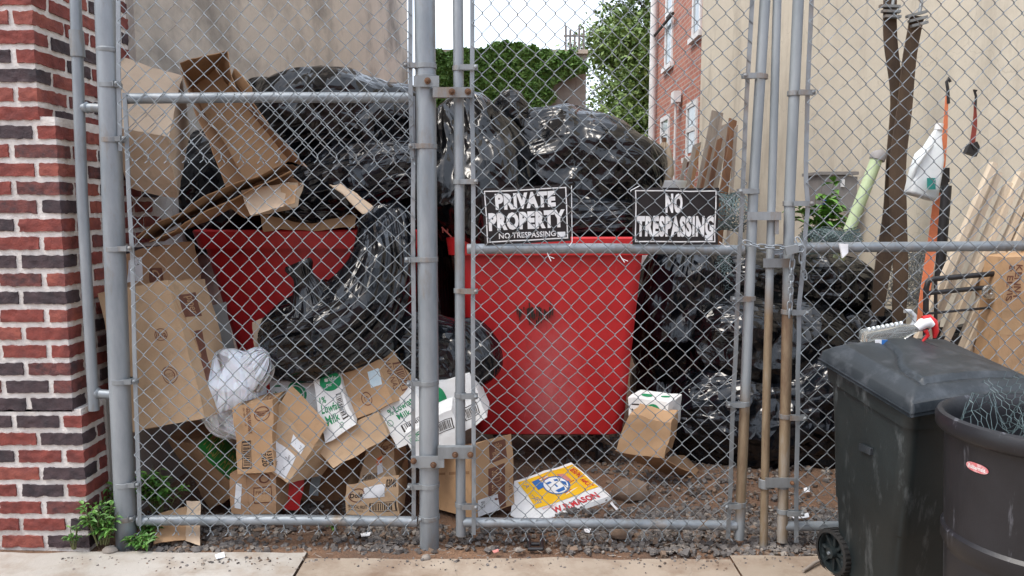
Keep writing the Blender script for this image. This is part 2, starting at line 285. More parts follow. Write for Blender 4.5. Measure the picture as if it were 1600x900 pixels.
# ------------------------------------------------------------------ object helpers
ORG = {}
def tag(o, label=None, cat=None, group=None, kind=None):
    if label: o['label'] = label
    if cat: o['category'] = cat
    if group: o['group'] = group
    if kind: o['kind'] = kind
    return o
def thing(name, label, cat, loc, group=None, rotz=0):
    o = bpy.data.objects.new(name, None); COL.objects.link(o); o.location = loc; o.rotation_euler = (0, 0, rotz)
    o.empty_display_size = .1; ORG[o] = Vector(loc); return tag(o, label, cat, group)
class MB:
    def __init__(s): s.v = []; s.f = []; s.m = []; s.n = 0
    def add(s, verts, faces, mi=0):
        verts = np.asarray([tuple(q) for q in verts] if not isinstance(verts, np.ndarray) else verts, float)
        faces = [tuple(int(i) + s.n for i in f) for f in faces]
        s.v.append(verts); s.f += faces; s.m += [mi] * len(faces); s.n += len(verts); return s
    def hexa(s, c, mi=0):   # c: 4 front (tl,tr,br,bl) + 4 back
        return s.add(c, [(0, 3, 2, 1), (4, 5, 6, 7), (0, 1, 5, 4), (3, 7, 6, 2), (0, 4, 7, 3), (1, 2, 6, 5)], mi)
    def box(s, c, d, mi=0, rot=None):
        c = Vector(c); h = Vector(d) / 2; pts = []
        for y in (-1, 1):
            for x, z in ((-1, 1), (1, 1), (1, -1), (-1, -1)):
                q = Vector((x * h.x, y * h.y, z * h.z)); q = rot @ q if rot is not None else q
                pts.append(c + q)
        return s.hexa(pts, mi)
    def tube(s, pts, r, seg=10, mi=0, cap=True, flat=1.0, up=None):
        pts = np.array([tuple(p) for p in pts], float); n = len(pts)
        rr = np.full(n, r, float) if np.isscalar(r) else np.array(r, float)
        t = np.gradient(pts, axis=0); t /= np.linalg.norm(t, axis=1)[:, None] + 1e-12
        u0 = np.array(up if up is not None else (0.13, 1, .07), float)
        a = u0 - (t * u0).sum(1)[:, None] * t; a /= np.linalg.norm(a, axis=1)[:, None] + 1e-9
        b = np.cross(t, a); th = np.linspace(0, 2 * math.pi, seg, endpoint=False)
        V = pts[:, None, :] + rr[:, None, None] * (np.cos(th)[None, :, None] * a[:, None, :] * flat + np.sin(th)[None, :, None] * b[:, None, :])
        fs = []
        for i in range(n - 1):
            for j in range(seg):
                k = (j + 1) % seg; fs.append((i * seg + j, i * seg + k, (i + 1) * seg + k, (i + 1) * seg + j))
        if cap: fs.append(tuple(range(seg))[::-1]); fs.append(tuple((n - 1) * seg + j for j in range(seg)))
        return s.add(V.reshape(-1, 3), fs, mi)
    def lathe(s, prof, c, seg=48, mi=0, axis='Z', capb=False):
        V = []; fs = []
        for r, z in prof:
            for j in range(seg):
                a = 2 * math.pi * j / seg
                q = (r * math.cos(a), r * math.sin(a), z)
                if axis == 'X': q = (z, r * math.cos(a), r * math.sin(a))
                if axis == 'Y': q = (r * math.cos(a), z, r * math.sin(a))
                V.append((c[0] + q[0], c[1] + q[1], c[2] + q[2]))
        for i in range(len(prof) - 1):
            for j in range(seg):
                k = (j + 1) % seg; fs.append((i * seg + j, i * seg + k, (i + 1) * seg + k, (i + 1) * seg + j))
        if capb: fs.append(tuple(range(seg))[::-1]); fs.append(tuple((len(prof) - 1) * seg + j for j in range(seg)))
        return s.add(V, fs, mi)
    def verts(s): return np.concatenate(s.v)
    def build(s, name, mats, parent=None, smooth=None, label=None, cat=None, group=None, kind=None, loc=None):
        V = s.verts()
        if parent is not None: org = ORG[parent]
        elif loc is not None: org = Vector(loc)
        else:
            lo = V.min(0); hi = V.max(0); org = Vector(((lo[0] + hi[0]) / 2, (lo[1] + hi[1]) / 2, lo[2]))
        V = V - np.array(tuple(org))
        me = bpy.data.meshes.new(name); me.from_pydata(V.tolist(), [], s.f)
        for mm in (mats if isinstance(mats, (list, tuple)) else [mats]): me.materials.append(M[mm])
        if max(s.m) > 0: me.polygons.foreach_set('material_index', s.m)
        if smooth is not None:
            me.polygons.foreach_set('use_smooth', [True] * len(me.polygons))
            if smooth < 180: me.set_sharp_from_angle(angle=R(smooth))
        key = (len(s.v[0]), round(float(s.v[0][5, 0]), 6)) if len(s.v) == 1 and len(s.v[0]) > 6 else None
        if key in FOLD:
            at = me.attributes.new('fold', 'FLOAT_VECTOR', 'POINT'); at.data.foreach_set('vector', FOLD[key].ravel())
        me.update()
        o = bpy.data.objects.new(name, me); COL.objects.link(o)
        if parent is not None: o.parent = parent; ORG[o] = ORG[parent]
        else: o.location = org; ORG[o] = org
        return tag(o, label, cat, group, kind)
def V3(a): return np.array(tuple(a), float)
def Q(*c): return [P(*q) for q in c]
def bil(q, u, v):
    q = [V3(a) for a in q]; u = np.asarray(u)[..., None]; v = np.asarray(v)[..., None]
    return (q[0] * (1 - u) + q[1] * u) * (1 - v) + (q[3] * (1 - u) + q[2] * u) * v
def wob(p, amp=.005, f=6.0):
    if amp == 0: return p
    sh = p.shape; p = p.reshape(-1, 3)
    d = np.stack([noise(p * f + k * 31.7) for k in range(3)], 1) * amp + np.stack([noise(p * f * 3.1 + k * 11.7) for k in range(3)], 1) * amp * .35
    d += np.stack([voro(p * f * 1.15 + 3, 4) - .5, voro(p * f * 1.0 + 9, 7) - .5, voro(p * f * 1.3, 2) - .5], 1) * amp * .7
    return (p + d).reshape(sh)
def qn(q):
    n = (q[1] - q[0]).cross(q[3] - q[0]); n.normalize(); return V3(-n)      # outward (towards viewer) for TL,TR,BR,BL order... checked below
def face_normal(q, away):
    n = (q[1] - q[0]).cross(q[3] - q[0]).normalized()
    c = (q[0] + q[1] + q[2] + q[3]) / 4
    return V3(n if n.dot(c - away) > 0 else -n)
def grid_faces(nu, nv, off=0, flip=False):
    fs = []
    for i in range(nv):
        for j in range(nu):
            a = off + i * (nu + 1) + j; f = (a, a + nu + 1, a + nu + 2, a + 1); fs.append(f[::-1] if flip else f)
    return fs
TXT = {}
def text_geo(s_, bold=0.0, sx=1):
    key = (s_, bold)
    if key not in TXT:
        cu = bpy.data.curves.new('t', 'FONT'); cu.body = s_; cu.offset = bold; cu.resolution_u = 3; cu.space_character = 1.0 + bold * 2
        o = bpy.data.objects.new('t', cu); COL.objects.link(o); dg = bpy.context.evaluated_depsgraph_get(); dg.update()
        me = bpy.data.meshes.new_from_object(o.evaluated_get(dg)); v = np.array([tuple(q.co)[:2] for q in me.vertices]); fs = [tuple(p.vertices) for p in me.polygons]
        lo = v.min(0); hi = v.max(0); v = (v - lo) / (hi - lo); bpy.data.objects.remove(o); bpy.data.curves.remove(cu); bpy.data.meshes.remove(me); TXT[key] = (v, fs)
    return TXT[key]
class Print:
    def __init__(s, quad, inside, amp=.005, lift=.0012):
        s.q = quad; s.n = face_normal(quad, inside); s.amp = amp; s.lift = lift; s.mb = MB(); s.mats = []
    def mi(s, m):
        if m not in s.mats: s.mats.append(m)
        return s.mats.index(m)
    def put(s, uv, faces, m, lay=0):
        p = wob(bil(s.q, uv[:, 0], uv[:, 1]), s.amp) + s.n * (s.lift + lay * .0007)
        s.mb.add(p, faces, s.mi(m))
    def rect(s, u0, v0, u1, v1, m, lay=0, n=6, rot=0):
        uu, vv = np.meshgrid(np.linspace(0, 1, n + 1), np.linspace(0, 1, n + 1)); a = uu.ravel(); b = vv.ravel()
        cu, cv = (u0 + u1) / 2, (v0 + v1) / 2; x = (a - .5) * (u1 - u0); y = (b - .5) * (v1 - v0); c, d = math.cos(R(rot)), math.sin(R(rot))
        s.put(np.stack([cu + x * c - y * d, cv + x * d + y * c], 1), grid_faces(n, n), m, lay)
    def text(s, t, u0, v0, u1, v1, m='ink', rot=0, bold=0.0, lay=0):
        v, fs = text_geo(t, bold); a = v[:, 0]; b = 1 - v[:, 1]; du, dv = u1 - u0, v1 - v0
        if rot == 0: uv = (u0 + a * du, v0 + b * dv)
        elif rot == 90: uv = (u1 - b * du, v0 + a * dv)
        elif rot == 180: uv = (u1 - a * du, v1 - b * dv)
        else: uv = (u0 + b * du, v1 - a * dv)
        s.put(np.stack(uv, 1), fs, m, lay)
    def ring(s, cu, cv, ru, rv, m, w_=.15, lay=0, n=28):
        th = np.linspace(0, 2 * math.pi, n, endpoint=False); uv = []
        for k in (1, 1 - w_): uv += [(cu + ru * k * math.cos(t), cv + rv * k * math.sin(t)) for t in th]
        s.put(np.array(uv), [(i, (i + 1) % n, n + (i + 1) % n, n + i) for i in range(n)], m, lay)
    def disc(s, cu, cv, ru, rv, m, lay=0, n=28):
        th = np.linspace(0, 2 * math.pi, n, endpoint=False)
        s.put(np.array([(cu, cv)] + [(cu + ru * math.cos(t), cv + rv * math.sin(t)) for t in th]), [(0, 1 + i, 1 + (i + 1) % n) for i in range(n)], m, lay)
    def poly(s, pts, m, lay=0): s.put(np.array(pts), [tuple(range(len(pts)))], m, lay)
    def barcode(s, u0, v0, u1, v1, m='ink', horiz=False, frame=True, seed=1):
        r = random.Random(seed); t = 0.03
        if frame:
            for a in ((u0, v0, u1, v0 + .06 * (v1 - v0)), (u0, v1 - .06 * (v1 - v0), u1, v1), (u0, v0, u0 + .06 * (u1 - u0), v1), (u1 - .06 * (u1 - u0), v0, u1, v1)): s.rect(*a, m, n=3)
        t = .12
        while t < .86:
            b = r.uniform(.015, .05)
            if horiz: s.rect(u0 + .14 * (u1 - u0), v0 + t * (v1 - v0), u1 - .14 * (u1 - u0), v0 + (t + b) * (v1 - v0), m, n=3)
            else: s.rect(u0 + t * (u1 - u0), v0 + .14 * (v1 - v0), u0 + (t + b) * (u1 - u0), v1 - .14 * (v1 - v0), m, n=3)
            t += b + r.uniform(.02, .045)
    def build(s, parent, name='printing'): return s.mb.build(name, s.mats, parent)
FACES = {}
def carton(label, q, e, mat='card', name='cardboard_box', cat='box', group='cardboard boxes thrown down behind the fence', amp=.011, n=14, openf=None, tape=True):
    e = Vector(e); f = [Vector(a) for a in q]; b = [a + e for a in f]; c = sum(f + b, Vector()) / 8
    fc = dict(front=(f[0], f[1], f[2], f[3]), right=(f[1], b[1], b[2], f[2]), left=(b[0], f[0], f[3], b[3]), top=(b[0], b[1], f[1], f[0]), bottom=(f[3], f[2], b[2], b[3]), back=(b[1], b[0], b[3], b[2]))
    zl = min(a.z for a in f + b); t = thing(name, label, cat, (c.x, c.y, zl), group)
    if mat == 'card': mat = ['card', 'card2', 'card3'][sum(map(ord, label)) % 3]
    mb = MB(); uu, vv = np.meshgrid(np.linspace(0, 1, n + 1), np.linspace(0, 1, n + 1))
    for k, qq in fc.items():
        if k == openf: continue
        mb.add(wob(bil(qq, uu.ravel(), vv.ravel()), amp), grid_faces(n, n))
    if openf:      # inner walls of an open box
        for k, qq in fc.items():
            if k == openf: continue
            p = wob(bil(qq, uu.ravel(), vv.ravel()), amp); p = p + (V3(c) - p) * .035; mb.add(p, grid_faces(n, n, flip=True))
    mb.build('carton_body', mat, t, smooth=35); t['c'] = 0; del t['c']
    FACES[t] = (fc, c, amp)
    return t
def pr(t, face, lift=.0012):
    fc, c, amp = FACES[t]; return Print(fc[face], c, amp, lift)
def sheet_mb(q, th=.004, n=12, bend=.0, amp=.008, mb=None, seed=0):
    mb = mb or MB(); nrm = (q[1] - q[0]).cross(q[3] - q[0]).normalized(); nn = V3(nrm)
    uu, vv = np.meshgrid(np.linspace(0, 1, n + 1), np.linspace(0, 1, n + 1)); u = uu.ravel(); v = vv.ravel()
    p = wob(bil(q, u, v) + seed * 3.3, amp) - seed * 3.3 + nn * (np.sin(u * math.pi) * bend)[:, None]
    N = (n + 1) ** 2; fs = grid_faces(n, n) + grid_faces(n, n, N, True)
    ed = [(i * (n + 1), (i + 1) * (n + 1)) for i in range(n)] + [((i + 1) * (n + 1) + n, i * (n + 1) + n) for i in range(n)] + [(j + 1, j) for j in range(n)] + [(n * (n + 1) + j, n * (n + 1) + j + 1) for j in range(n)]
    fs += [(a, b_, b_ + N, a + N) for a, b_ in ed]
    return mb.add(np.concatenate([p, p + nn * th]), fs)
def sheet(name, label, cat, q, mat, th=.004, bend=0, amp=.008, parent=None, group=None, seed=0, n=12):
    mb = sheet_mb(q, th, n, bend, amp, seed=seed)
    if parent is not None: return mb.build(name, mat, parent, smooth=40)
    return mb.build(name, mat, smooth=40, label=label, cat=cat, group=group)
# ------------------------------------------------------------------ garbage bags
def catmull(c, t):
    c = np.asarray(c, float); n = len(c); x = t * (n - 1); i = np.clip(np.floor(x).astype(int), 0, n - 2); f = (x - i)[:, None]
    g = lambda k: c[np.clip(k, 0, n - 1)]
    p0, p1, p2, p3 = g(i - 1), g(i), g(i + 1), g(i + 2)
    return .5 * ((2 * p1) + (p2 - p0) * f + (2 * p0 - 5 * p1 + 4 * p2 - p3) * f ** 2 + (3 * p1 - p0 - 3 * p2 + p3) * f ** 3)
def loft(sp, seed, amp=.022, pleat=.02, k=3.2, nu=210, nv=130, cap=(1, 1), fr=5.0):
    """sp: (px,py,Y,r_px,depth_m) along the bag's spine; the ends are rounded (cap 1) or stay open-flared (cap 0)."""
    c = np.array([[*P(a, b, y), r * y / F, d] for a, b, y, r, d in sp]); t = np.linspace(0, 1, nv)
    tt = t
    s_ = catmull(c, tt); ctr = s_[:, :3]; r = np.maximum(s_[:, 3], .002); d = np.maximum(s_[:, 4], .002)
    T = np.gradient(ctr, axis=0); T /= np.linalg.norm(T, axis=1)[:, None] + 1e-9
    S = np.cross(T, np.array([0, 1, 0])); S /= np.linalg.norm(S, axis=1)[:, None] + 1e-9; D = np.cross(S, T)
    th = np.linspace(0, 2 * math.pi, nu, endpoint=False)
    ct = np.cos(th); st = np.sin(th); sq = lambda a: np.sign(a) * np.abs(a) ** .88
    rad = S[:, None, :] * (sq(ct)[None, :] * r[:, None])[..., None] + D[:, None, :] * (sq(st)[None, :] * d[:, None])[..., None]
    pos = (ctr[:, None, :] + rad).reshape(-1, 3); L = np.linalg.norm(rad, axis=2).reshape(-1)
    un = rad.reshape(-1, 3) / (L[:, None] + 1e-9)
    TT, TH = np.meshgrid(t, th, indexing='ij'); TT = TT.ravel(); TH = TH.ravel(); Lm = np.minimum(L, .25) / .25
    warp = np.stack([noise(pos * 3.1 + seed), noise(pos * 3.1 + seed + 40), noise(pos * 3.1 + seed + 80)], 1) * .35
    wp = pos + warp * .22; st = np.array([1.25, 1, .75])
    iso = (voro(wp * fr * .5 * st, seed) - .5) * 1.5 + (voro(wp * fr * 1.25 * st, seed + 9) - .5) * .35
    big = noise(pos * 2.3 + seed * 1.3)
    pl = fbm(np.stack([np.cos(TH) * k + warp[:, 0] * 1.5, np.sin(TH) * k + warp[:, 1] * 1.5, TT * 2.2 + seed], 1), 3, True)
    endw = .35 + 1.3 * np.abs(TT - .5) ** 1.5 * 2
    fine_ = fbm(np.stack([np.cos(TH) * k * 2.6 + warp[:, 0] * 4, np.sin(TH) * k * 2.6 + warp[:, 1] * 4, TT * 3.5 + seed * 2], 1), 2, True)
    sag = noise(pos * 4.6 + seed * 2.9)
    dis = (amp * 1.1 * iso + amp * 2.0 * big + amp * 1.1 * sag) * (.25 + .75 * Lm) + (pleat * 1.15 * pl + .002 * fine_) * endw * Lm ** .5 * (0.3 + .7 * Lm)
    pos = pos + un * dis[:, None]
    fs = []
    idx = np.arange(nu); nx = (idx + 1) % nu
    for i in range(nv - 1):
        a = i * nu; fs += list(zip((a + idx).tolist(), (a + nx).tolist(), (a + nu + nx).tolist(), (a + nu + idx).tolist()))
    fs.append(tuple(range(nu))[::-1]); fs.append(tuple((nv - 1) * nu + j for j in range(nu)))
    ln = np.concatenate([[0], np.cumsum(np.linalg.norm(np.diff(ctr, axis=0), axis=1))])
    FOLD[len(pos), round(float(pos[5, 0]), 6)] = np.stack([np.cos(TH) * .3, np.sin(TH) * .3, np.repeat(ln, nu)], 1) + seed * 1.7 + warp * .12
    return pos, fs
FOLD = {}
def ell(px, py, Y, rl, rw, rd, ang=0, n=9, e=.62):
    """spine of an egg shape: half-length rl px along ang (degrees from x axis, y up), half-width rw px, half-depth rd m"""
    out = []
    for i in range(n):
        t = -1 + 2 * i / (n - 1); s_ = max(1 - abs(t) ** 2.2, 0.0) ** e
        x = math.sin(t * math.pi / 2)
        s_ = math.cos(t * math.pi / 2) ** .66 if abs(t) < 1 else .02
        out.append((px + math.cos(R(ang)) * rl * x, py - math.sin(R(ang)) * rl * x, Y, max(rw * s_, 2), max(rd * s_, .006)))
    return out
BAGG = 'stuffed black garbage bags piled behind the fence'
def bag(label, sp, seed, mat='bag', neck=None, group=BAGG, name='garbage_bag', cat='garbage bag', **kw):
    pos, fs = loft(sp, seed, **kw); lo = pos.min(0); hi = pos.max(0)
    t = thing(name, label, cat, ((lo[0] + hi[0]) / 2, (lo[1] + hi[1]) / 2, lo[2]), group)
    MB().add(pos, fs).build('bag_body', mat, t, smooth=180)
    if neck:
        p2, f2 = loft(neck, seed + 5, amp=.006, pleat=.02, k=2.6, nu=70, nv=40, fr=14); MB().add(p2, f2).build('knotted_neck', mat, t, smooth=180)
    return t
# ================================================================== SETTING
def gy(py, px=800): return G(px, py).y
mb = MB(); n = 90     # ground sheet, finer near the fence, slightly uneven
xs = np.concatenate([[-200, -60, -20, -8], np.linspace(-4, 4, 130), [8, 20, 60, 200]]); ys = np.concatenate([[-200, -40, -10, -2, 0], np.linspace(1.5, 6, 110), np.linspace(6.3, 16, 20), [30, 80, 250]])
XX, YY = np.meshgrid(xs, ys); pp = np.stack([XX.ravel(), YY.ravel(), np.zeros(XX.size)], 1)
near = np.exp(-((pp[:, 1] - 3.6) / 1.6) ** 4) * (np.abs(pp[:, 0]) < 3.5)
pp[:, 2] = near * (fbm(pp * 2.2, 4) * .022 + .006) - .012
mb.add(pp, grid_faces(len(xs) - 1, len(ys) - 1)); mb.build('ground', 'dirt', kind='structure', smooth=180, loc=(0, 0, 0))
def slab(x0, x1, yedge, mat, name, seed, y0=-3.0):
    mb = MB(); n_ = 70; xs_ = np.linspace(x0, x1, n_)
    e = yedge + fbm(np.stack([xs_ * 4, xs_ * 0 + seed, xs_ * 0], 1), 4) * .03
    V = []; 
    for x, y in zip(xs_, e): V += [(x, y0, .014), (x, y - .012, .014 + .002 * math.sin(x * 7)), (x, y + .004, .004), (x, y + .01, -.06), (x, y0, -.06)]
    fs = []
    for i in range(n_ - 1):
        for k in range(4): a = i * 5 + k; fs.append((a, a + 5, a + 6, a + 1))
    mb.add(V, fs); mb.build(name, mat, kind='structure', smooth=40, loc=(0, 0, 0))
SWY = gy(878)
xa = G(472, 885).x
slab(-6, xa - .006, gy(866), 'walk', 'sidewalk', 1)
slab(xa + .006, G(1146, 885).x - .004, gy(876), 'walktan', 'sidewalk', 2)
slab(G(1146, 885).x + .004, 6, gy(871), 'walktan', 'sidewalk', 5)
# gravel: crushed stones, one mass nobody could count
def stones(n_, fn, smin, smax, seed):
    r = np.random.RandomState(seed); base = np.array([(x, y, z) for x in (-1, 1) for y in (-1, 1) for z in (-1, 1)], float)
    fq = [(0, 1, 3, 2), (4, 6, 7, 5), (0, 4, 5, 1), (2, 3, 7, 6), (0, 2, 6, 4), (1, 5, 7, 3)]
    mb = MB(); V = np.zeros((n_ * 8, 3)); fs = []; mi = []
    k = 0
    while k < n_:
        p = fn(r)
        if p is None: continue
        s_ = smin + (smax - smin) * r.rand() ** 2.2
        v = base * (1 + .45 * (r.rand(8, 3) - .5)) * np.array([s_ * r.uniform(.8, 1.5), s_, s_ * r.uniform(.5, .8)])
        v = v * (1 - .35 * (np.arange(8) % 2)[:, None] * r.rand()) 
        A = np.array(Matrix.Rotation(r.rand() * 6.28, 3, 'Z') @ Matrix.Rotation(r.uniform(-.6, .6), 3, 'X') @ Matrix.Rotation(r.uniform(-.6, .6), 3, 'Y'))
        V[k * 8:k * 8 + 8] = v @ A.T + np.array([p[0], p[1], s_ * .25 + (p[2] if len(p) > 2 else 0)])
        fs += [tuple(k * 8 + i for i in f) for f in fq]; mi += [min(int(r.rand() ** 1.5 * 5), 4)] * 6; k += 1
    mb.v = [V]; mb.f = fs; mb.m = mi; mb.n = len(V); return mb
def gfn(r):
    x = r.uniform(-1.7, 2.2); y = r.uniform(gy(872), 4.9) if r.rand() < .5 else r.uniform(gy(868), 3.5)
    dens = .16 + .5 * (x > .2) + .35 * (x > -1.5) * (3.03 < y < 3.3) + .25 * (x > .9)
    d = float(noise(np.array([[x * 2.5, y * 2.5, 4.2]]))[0])
    if r.rand() > dens + d * .8: return None
    if x < .25 and y < 3.0 and r.rand() < .8: return None
    return (x, y)
def gfn2(r):
    x = r.uniform(-1.8, 1.2); y = gy(876) - abs(r.normal()) * .05
    return (x, y, .014)
stones(500, gfn2, .0012, .005, 15).build('grit', ['stone0', 'stone1', 'stone2', 'stone3', 'stone4'], kind='stuff', label='fine grit spilled over the sidewalk edge', cat='grit', loc=(0, 0, 0))
stones(9000, gfn, .004, .0125, 5).build('gravel', ['stone0', 'stone1', 'stone2', 'stone3', 'stone4'], kind='stuff', label='crushed grey gravel spread over the dirt', cat='gravel', loc=(0, 0, 0))
ob_ = thing('row_house', 'brick row of houses facing the lot from across the street', 'building', (0, -15, 0))  # unseen houses behind the camera; they block low sky, height set for front light
MB().box((0, -17, 3.4), (70, 6, 6.8)).build('brick_wall', 'brickfar', ob_)
MB().box((0, -17, 6.95), (70.4, 6.4, .3)).build('cornice', 'woodbrown', ob_)
# ------------------------------------------------------------------ left brick building: three stepped blocks of real bricks
CH = .0725; BL = .192; YB = 3.05
def xat(px, y=YB): return (px - 800) / F * y * 1.0
X_up = P(53, 60, YB).x; X_mid = P(95, 330, YB).x; X_low = P(133, 740, YB).x
zA = P(95, 182, YB).z; zB = P(130, 640, YB).z
bw = thing('brick_building', 'red and black brick corner of building with thick pale mortar at left', 'building', (X_mid - .6, YB, 0))
mb = MB()
for (x1, z0, z1, yb) in ((X_low, -.05, zB, YB), (X_mid, zB - .01, zA, YB), (X_up, zA - .01, 5.2, YB)):
    mb.box(((x1 - .005 + -4) / 2, yb + 1.5 + .0055, (z0 + z1) / 2), (x1 - .005 + 4, 3.0, z1 - z0))
mb.build('mortar_wall', 'mortar', bw)
mb = MB(); rb = random.Random(11); row = 0; z = .0
def brickgeo(x0, x1, y0, y1, z0, z1, mi):
    nx = max(2, int((x1 - x0) / .012)); nz = 6; ny = max(2, int((y1 - y0) / .014))
    a, b = np.meshgrid(np.linspace(x0, x1, nx + 1), np.linspace(z1, z0, nz + 1)); parts = [(np.stack([a.ravel(), np.full(a.size, y0), b.ravel()], 1), grid_faces(nx, nz))]
    a, b = np.meshgrid(np.linspace(y0, y1, ny + 1), np.linspace(z1, z0, nz + 1)); parts.append((np.stack([np.full(a.size, x1), a.ravel(), b.ravel()], 1), grid_faces(ny, nz)))
    for zz in (z1, z0):
        a, b = np.meshgrid(np.linspace(x0, x1, nx + 1), np.linspace(y0, y1, ny + 1)); parts.append((np.stack([a.ravel(), b.ravel(), np.full(a.size, zz)], 1), grid_faces(nx, ny)))
    a, b = np.meshgrid(np.linspace(y0, y1, ny + 1), np.linspace(z1, z0, nz + 1)); parts.append((np.stack([np.full(a.size, x0), a.ravel(), b.ravel()], 1), grid_faces(ny, nz)))
    for v, f in parts:
        d = np.stack([fbm(v * 42 + k * 9.1, 4) for k in range(3)], 1) * .0085; mb.add(v + d, f, mi)
pick = lambda: rb.choices([0, 1, 2, 3], [.34, .2, .28, .18])[0]
while z < 3.05:
    x1 = X_low if z < zB - .03 else (X_mid if z < zA - .03 else X_up); j = .023
    off = (row % 2) * (BL / 2)
    x = x1; first = True
    while x > x1 - (1.3):
        L = (BL - j) if not (first and row % 2) else (BL / 2 - j + .0)
        depth = .1 if not (first and row % 2) else .2
        brickgeo(x - L + rb.uniform(-.003, .003), x - (0 if first else 0), YB - .001, YB + (.095 if not (first and row % 2) else .2), z + .010, z + CH - .0135, pick())
        x -= L + j; first = False
    # return side of the corner
    y = YB + (.095 if not row % 2 else .2) + j
    while y < YB + .75:
        brickgeo(x1 - .09, x1 + .001, y, y + BL - j, z + .010, z + CH - .0135, pick()); y += BL
    z += CH; row += 1
mb.build('brick_courses', ['brick0', 'brick1', 'brick2', 'brick3'], bw, smooth=50)
MB().box((X_low - .25, YB + .62, zB / 2), (.5 + .02, .9, zB + .02)).build('parged_plinth', 'parge', bw)
# left concrete side wall
XL = X_mid + .0
mb = MB(); mb.box((XL - .3 - .03, 3.8 + 4.95, 4), (.6, 9.9, 8.1)); mb.build('concrete_wall', 'concrete', label='tall stained grey concrete side wall along left of the lot', cat='wall', loc=(XL, 8, 0))
# right stucco building
XR = 2.45
mb = MB(); mb.box((XR + 3, 3.35 + 3.425, 4), (6, 6.85, 8.1))
sb = thing('stucco_building', 'cream stucco side wall of the building at right of the lot', 'building', (XR + 3, 6.5, 0)); mb.build('stucco_wall', 'stucco', sb)
MB().box((XR - .004, 6.2, .22), (.03, 5.6, .5)).build('base_course', 'parge', sb)
# brick house beyond it
bh = thing('brick_house', 'red brick row house with white sash windows beyond the stucco wall', 'house', (XR + 3, 11.3, 0))
MB().box((XR + 3.03, 10.21 + 1.65, 4.5), (6, 3.3, 9.1)).build('brick_wall', 'brickfar', bh)
def win(parent, pxa, pxb, ytop, ybot):
    pa = PX(pxa, ybot, XR + .03); pb = PX(pxb, ybot, XR + .03); zt = PX((pxa + pxb) / 2, ytop, XR + .03).z; zb = PX((pxa + pxb) / 2, ybot, XR + .03).z
    y0, y1 = sorted((pa.y, pb.y)); X = XR + .03; mb = MB(); fw = .07
    for c, d in (((y0 + fw / 2), fw), ((y1 - fw / 2), fw)): mb.box((X - .0, c, (zt + zb) / 2), (.05, d, zt - zb))
    mb.box((X - .0, (y0 + y1) / 2, zt - fw / 2), (.052, y1 - y0 - .004, fw)); mb.box((X - .01, (y0 + y1) / 2, zb - .03), (.1, y1 - y0 + .16, .07)); mb.box((X - .005, (y0 + y1) / 2, (zt + zb) / 2), (.05, y1 - y0 - .1, .06))
    f = mb.build('window', 'white', parent); MB().box((X - .002, (y0 + y1) / 2, (zt + zb) / 2), (.014, y1 - y0 - .12, zt - zb - .12)).build('pane', 'glass', f)
win(bh, 1040, 1051, -60, 103); win(bh, 1033, 1046, 182, 235); win(bh, 1073, 1089, 160, 245); win(bh, 1083, 1096, -80, 55)
pd = PX(1019, 330, XR - .05)
MB().tube([(XR - .05, 13.4, 0.0), (XR - .05, 13.4, 8.8)], .06, 10).build('downspout', 'white', bh, smooth=60)
a = PX(1020, 60, XR - .03); mb = MB(); mb.tube([(XR - .04, PX(1020, 60, XR).y, a.z), (XR - .04, PX(1055, 60, XR).y, a.z)], .025, 8); mb.build('cable_conduit', 'ink', bh)
a = PX(1056, 152, XR - .05); mb = MB(); mb.box(tuple(a), (.1, .22, .16)); mb.tube([a, a + Vector((0, 0, -1.6))], .02, 6); mb.build('wall_lamp', 'white', bh)
# shed beyond
q = thing('white_shed', 'small white shed with sloping roof beyond the bags', 'shed', (2.0, 15.5, 0)); mb = MB(); mb.box((2.3, 16, 1.15), (1.5, 1, 2.3)); mb.build('shed_wall', 'white', q)
mb = MB(); mb.box((2.2, 15.9, 2.55), (2.0, 1.4, .08), rot=Matrix.Rotation(R(-22), 3, 'Y')); mb.build('roof', 'greybox', q)
# ivy covered wall at the far end
YI = 14.0
iv = thing('garden_wall', 'grey concrete wall closing the far end of the lot', 'wall', (P(800, 300, YI).x, YI, 0))
mb = MB(); x0 = P(655, 100, YI).x; x1 = P(916, 100, YI).x; zt = P(900, 84, YI).z
mb.box(((x0 + x1) / 2, YI + .2, zt / 2), (x1 - x0, .4, zt)); mb.build('wall_panel', 'parge', iv)
MB().box(((x0 + x1) / 2, YI + .2, zt + .03), (x1 - x0 + .05, .5, .07)).build('coping', 'concrete', iv)
mb = MB()
for k in range(5):
    x = P(884 + k * 7, 50, YI + .2).x; mb.tube([(x, YI + .2, zt), (x, YI + .2, P(900, 36 + 7 * (k % 3), YI).z)], .022, 6)
mb.tube([(P(882, 60, YI).x, YI + .2, P(0, 52, YI).z), (P(914, 60, YI).x, YI + .2, P(0, 52, YI).z)], .02, 6)
mb.build('iron_spikes', 'greybox', iv)
def leaves(centers, size, seed, mats=2, up=.3, prob=.4):
    r = np.random.RandomState(seed); n_ = len(centers); a = r.normal(size=(n_, 3)); a[:, 2] *= .7; a /= np.linalg.norm(a, axis=1)[:, None]
    b = r.normal(size=(n_, 3)); b -= (a * b).sum(1)[:, None] * a; b /= np.linalg.norm(b, axis=1)[:, None]
    s_ = size * r.uniform(.6, 1.3, (n_, 1)); c = np.cross(a, b)
    V = np.stack([centers - a * s_, centers + b * s_ * .55 + c * s_ * .12, centers + a * s_, centers - b * s_ * .55 + c * s_ * .12], 1).reshape(-1, 3)
    mb = MB(); mb.v = [V]; mb.n = len(V); mb.f = [(4 * i, 4 * i + 1, 4 * i + 2, 4 * i + 3) for i in range(n_)]; mb.m = [int(x) for x in (r.rand(n_) < prob)]; return mb
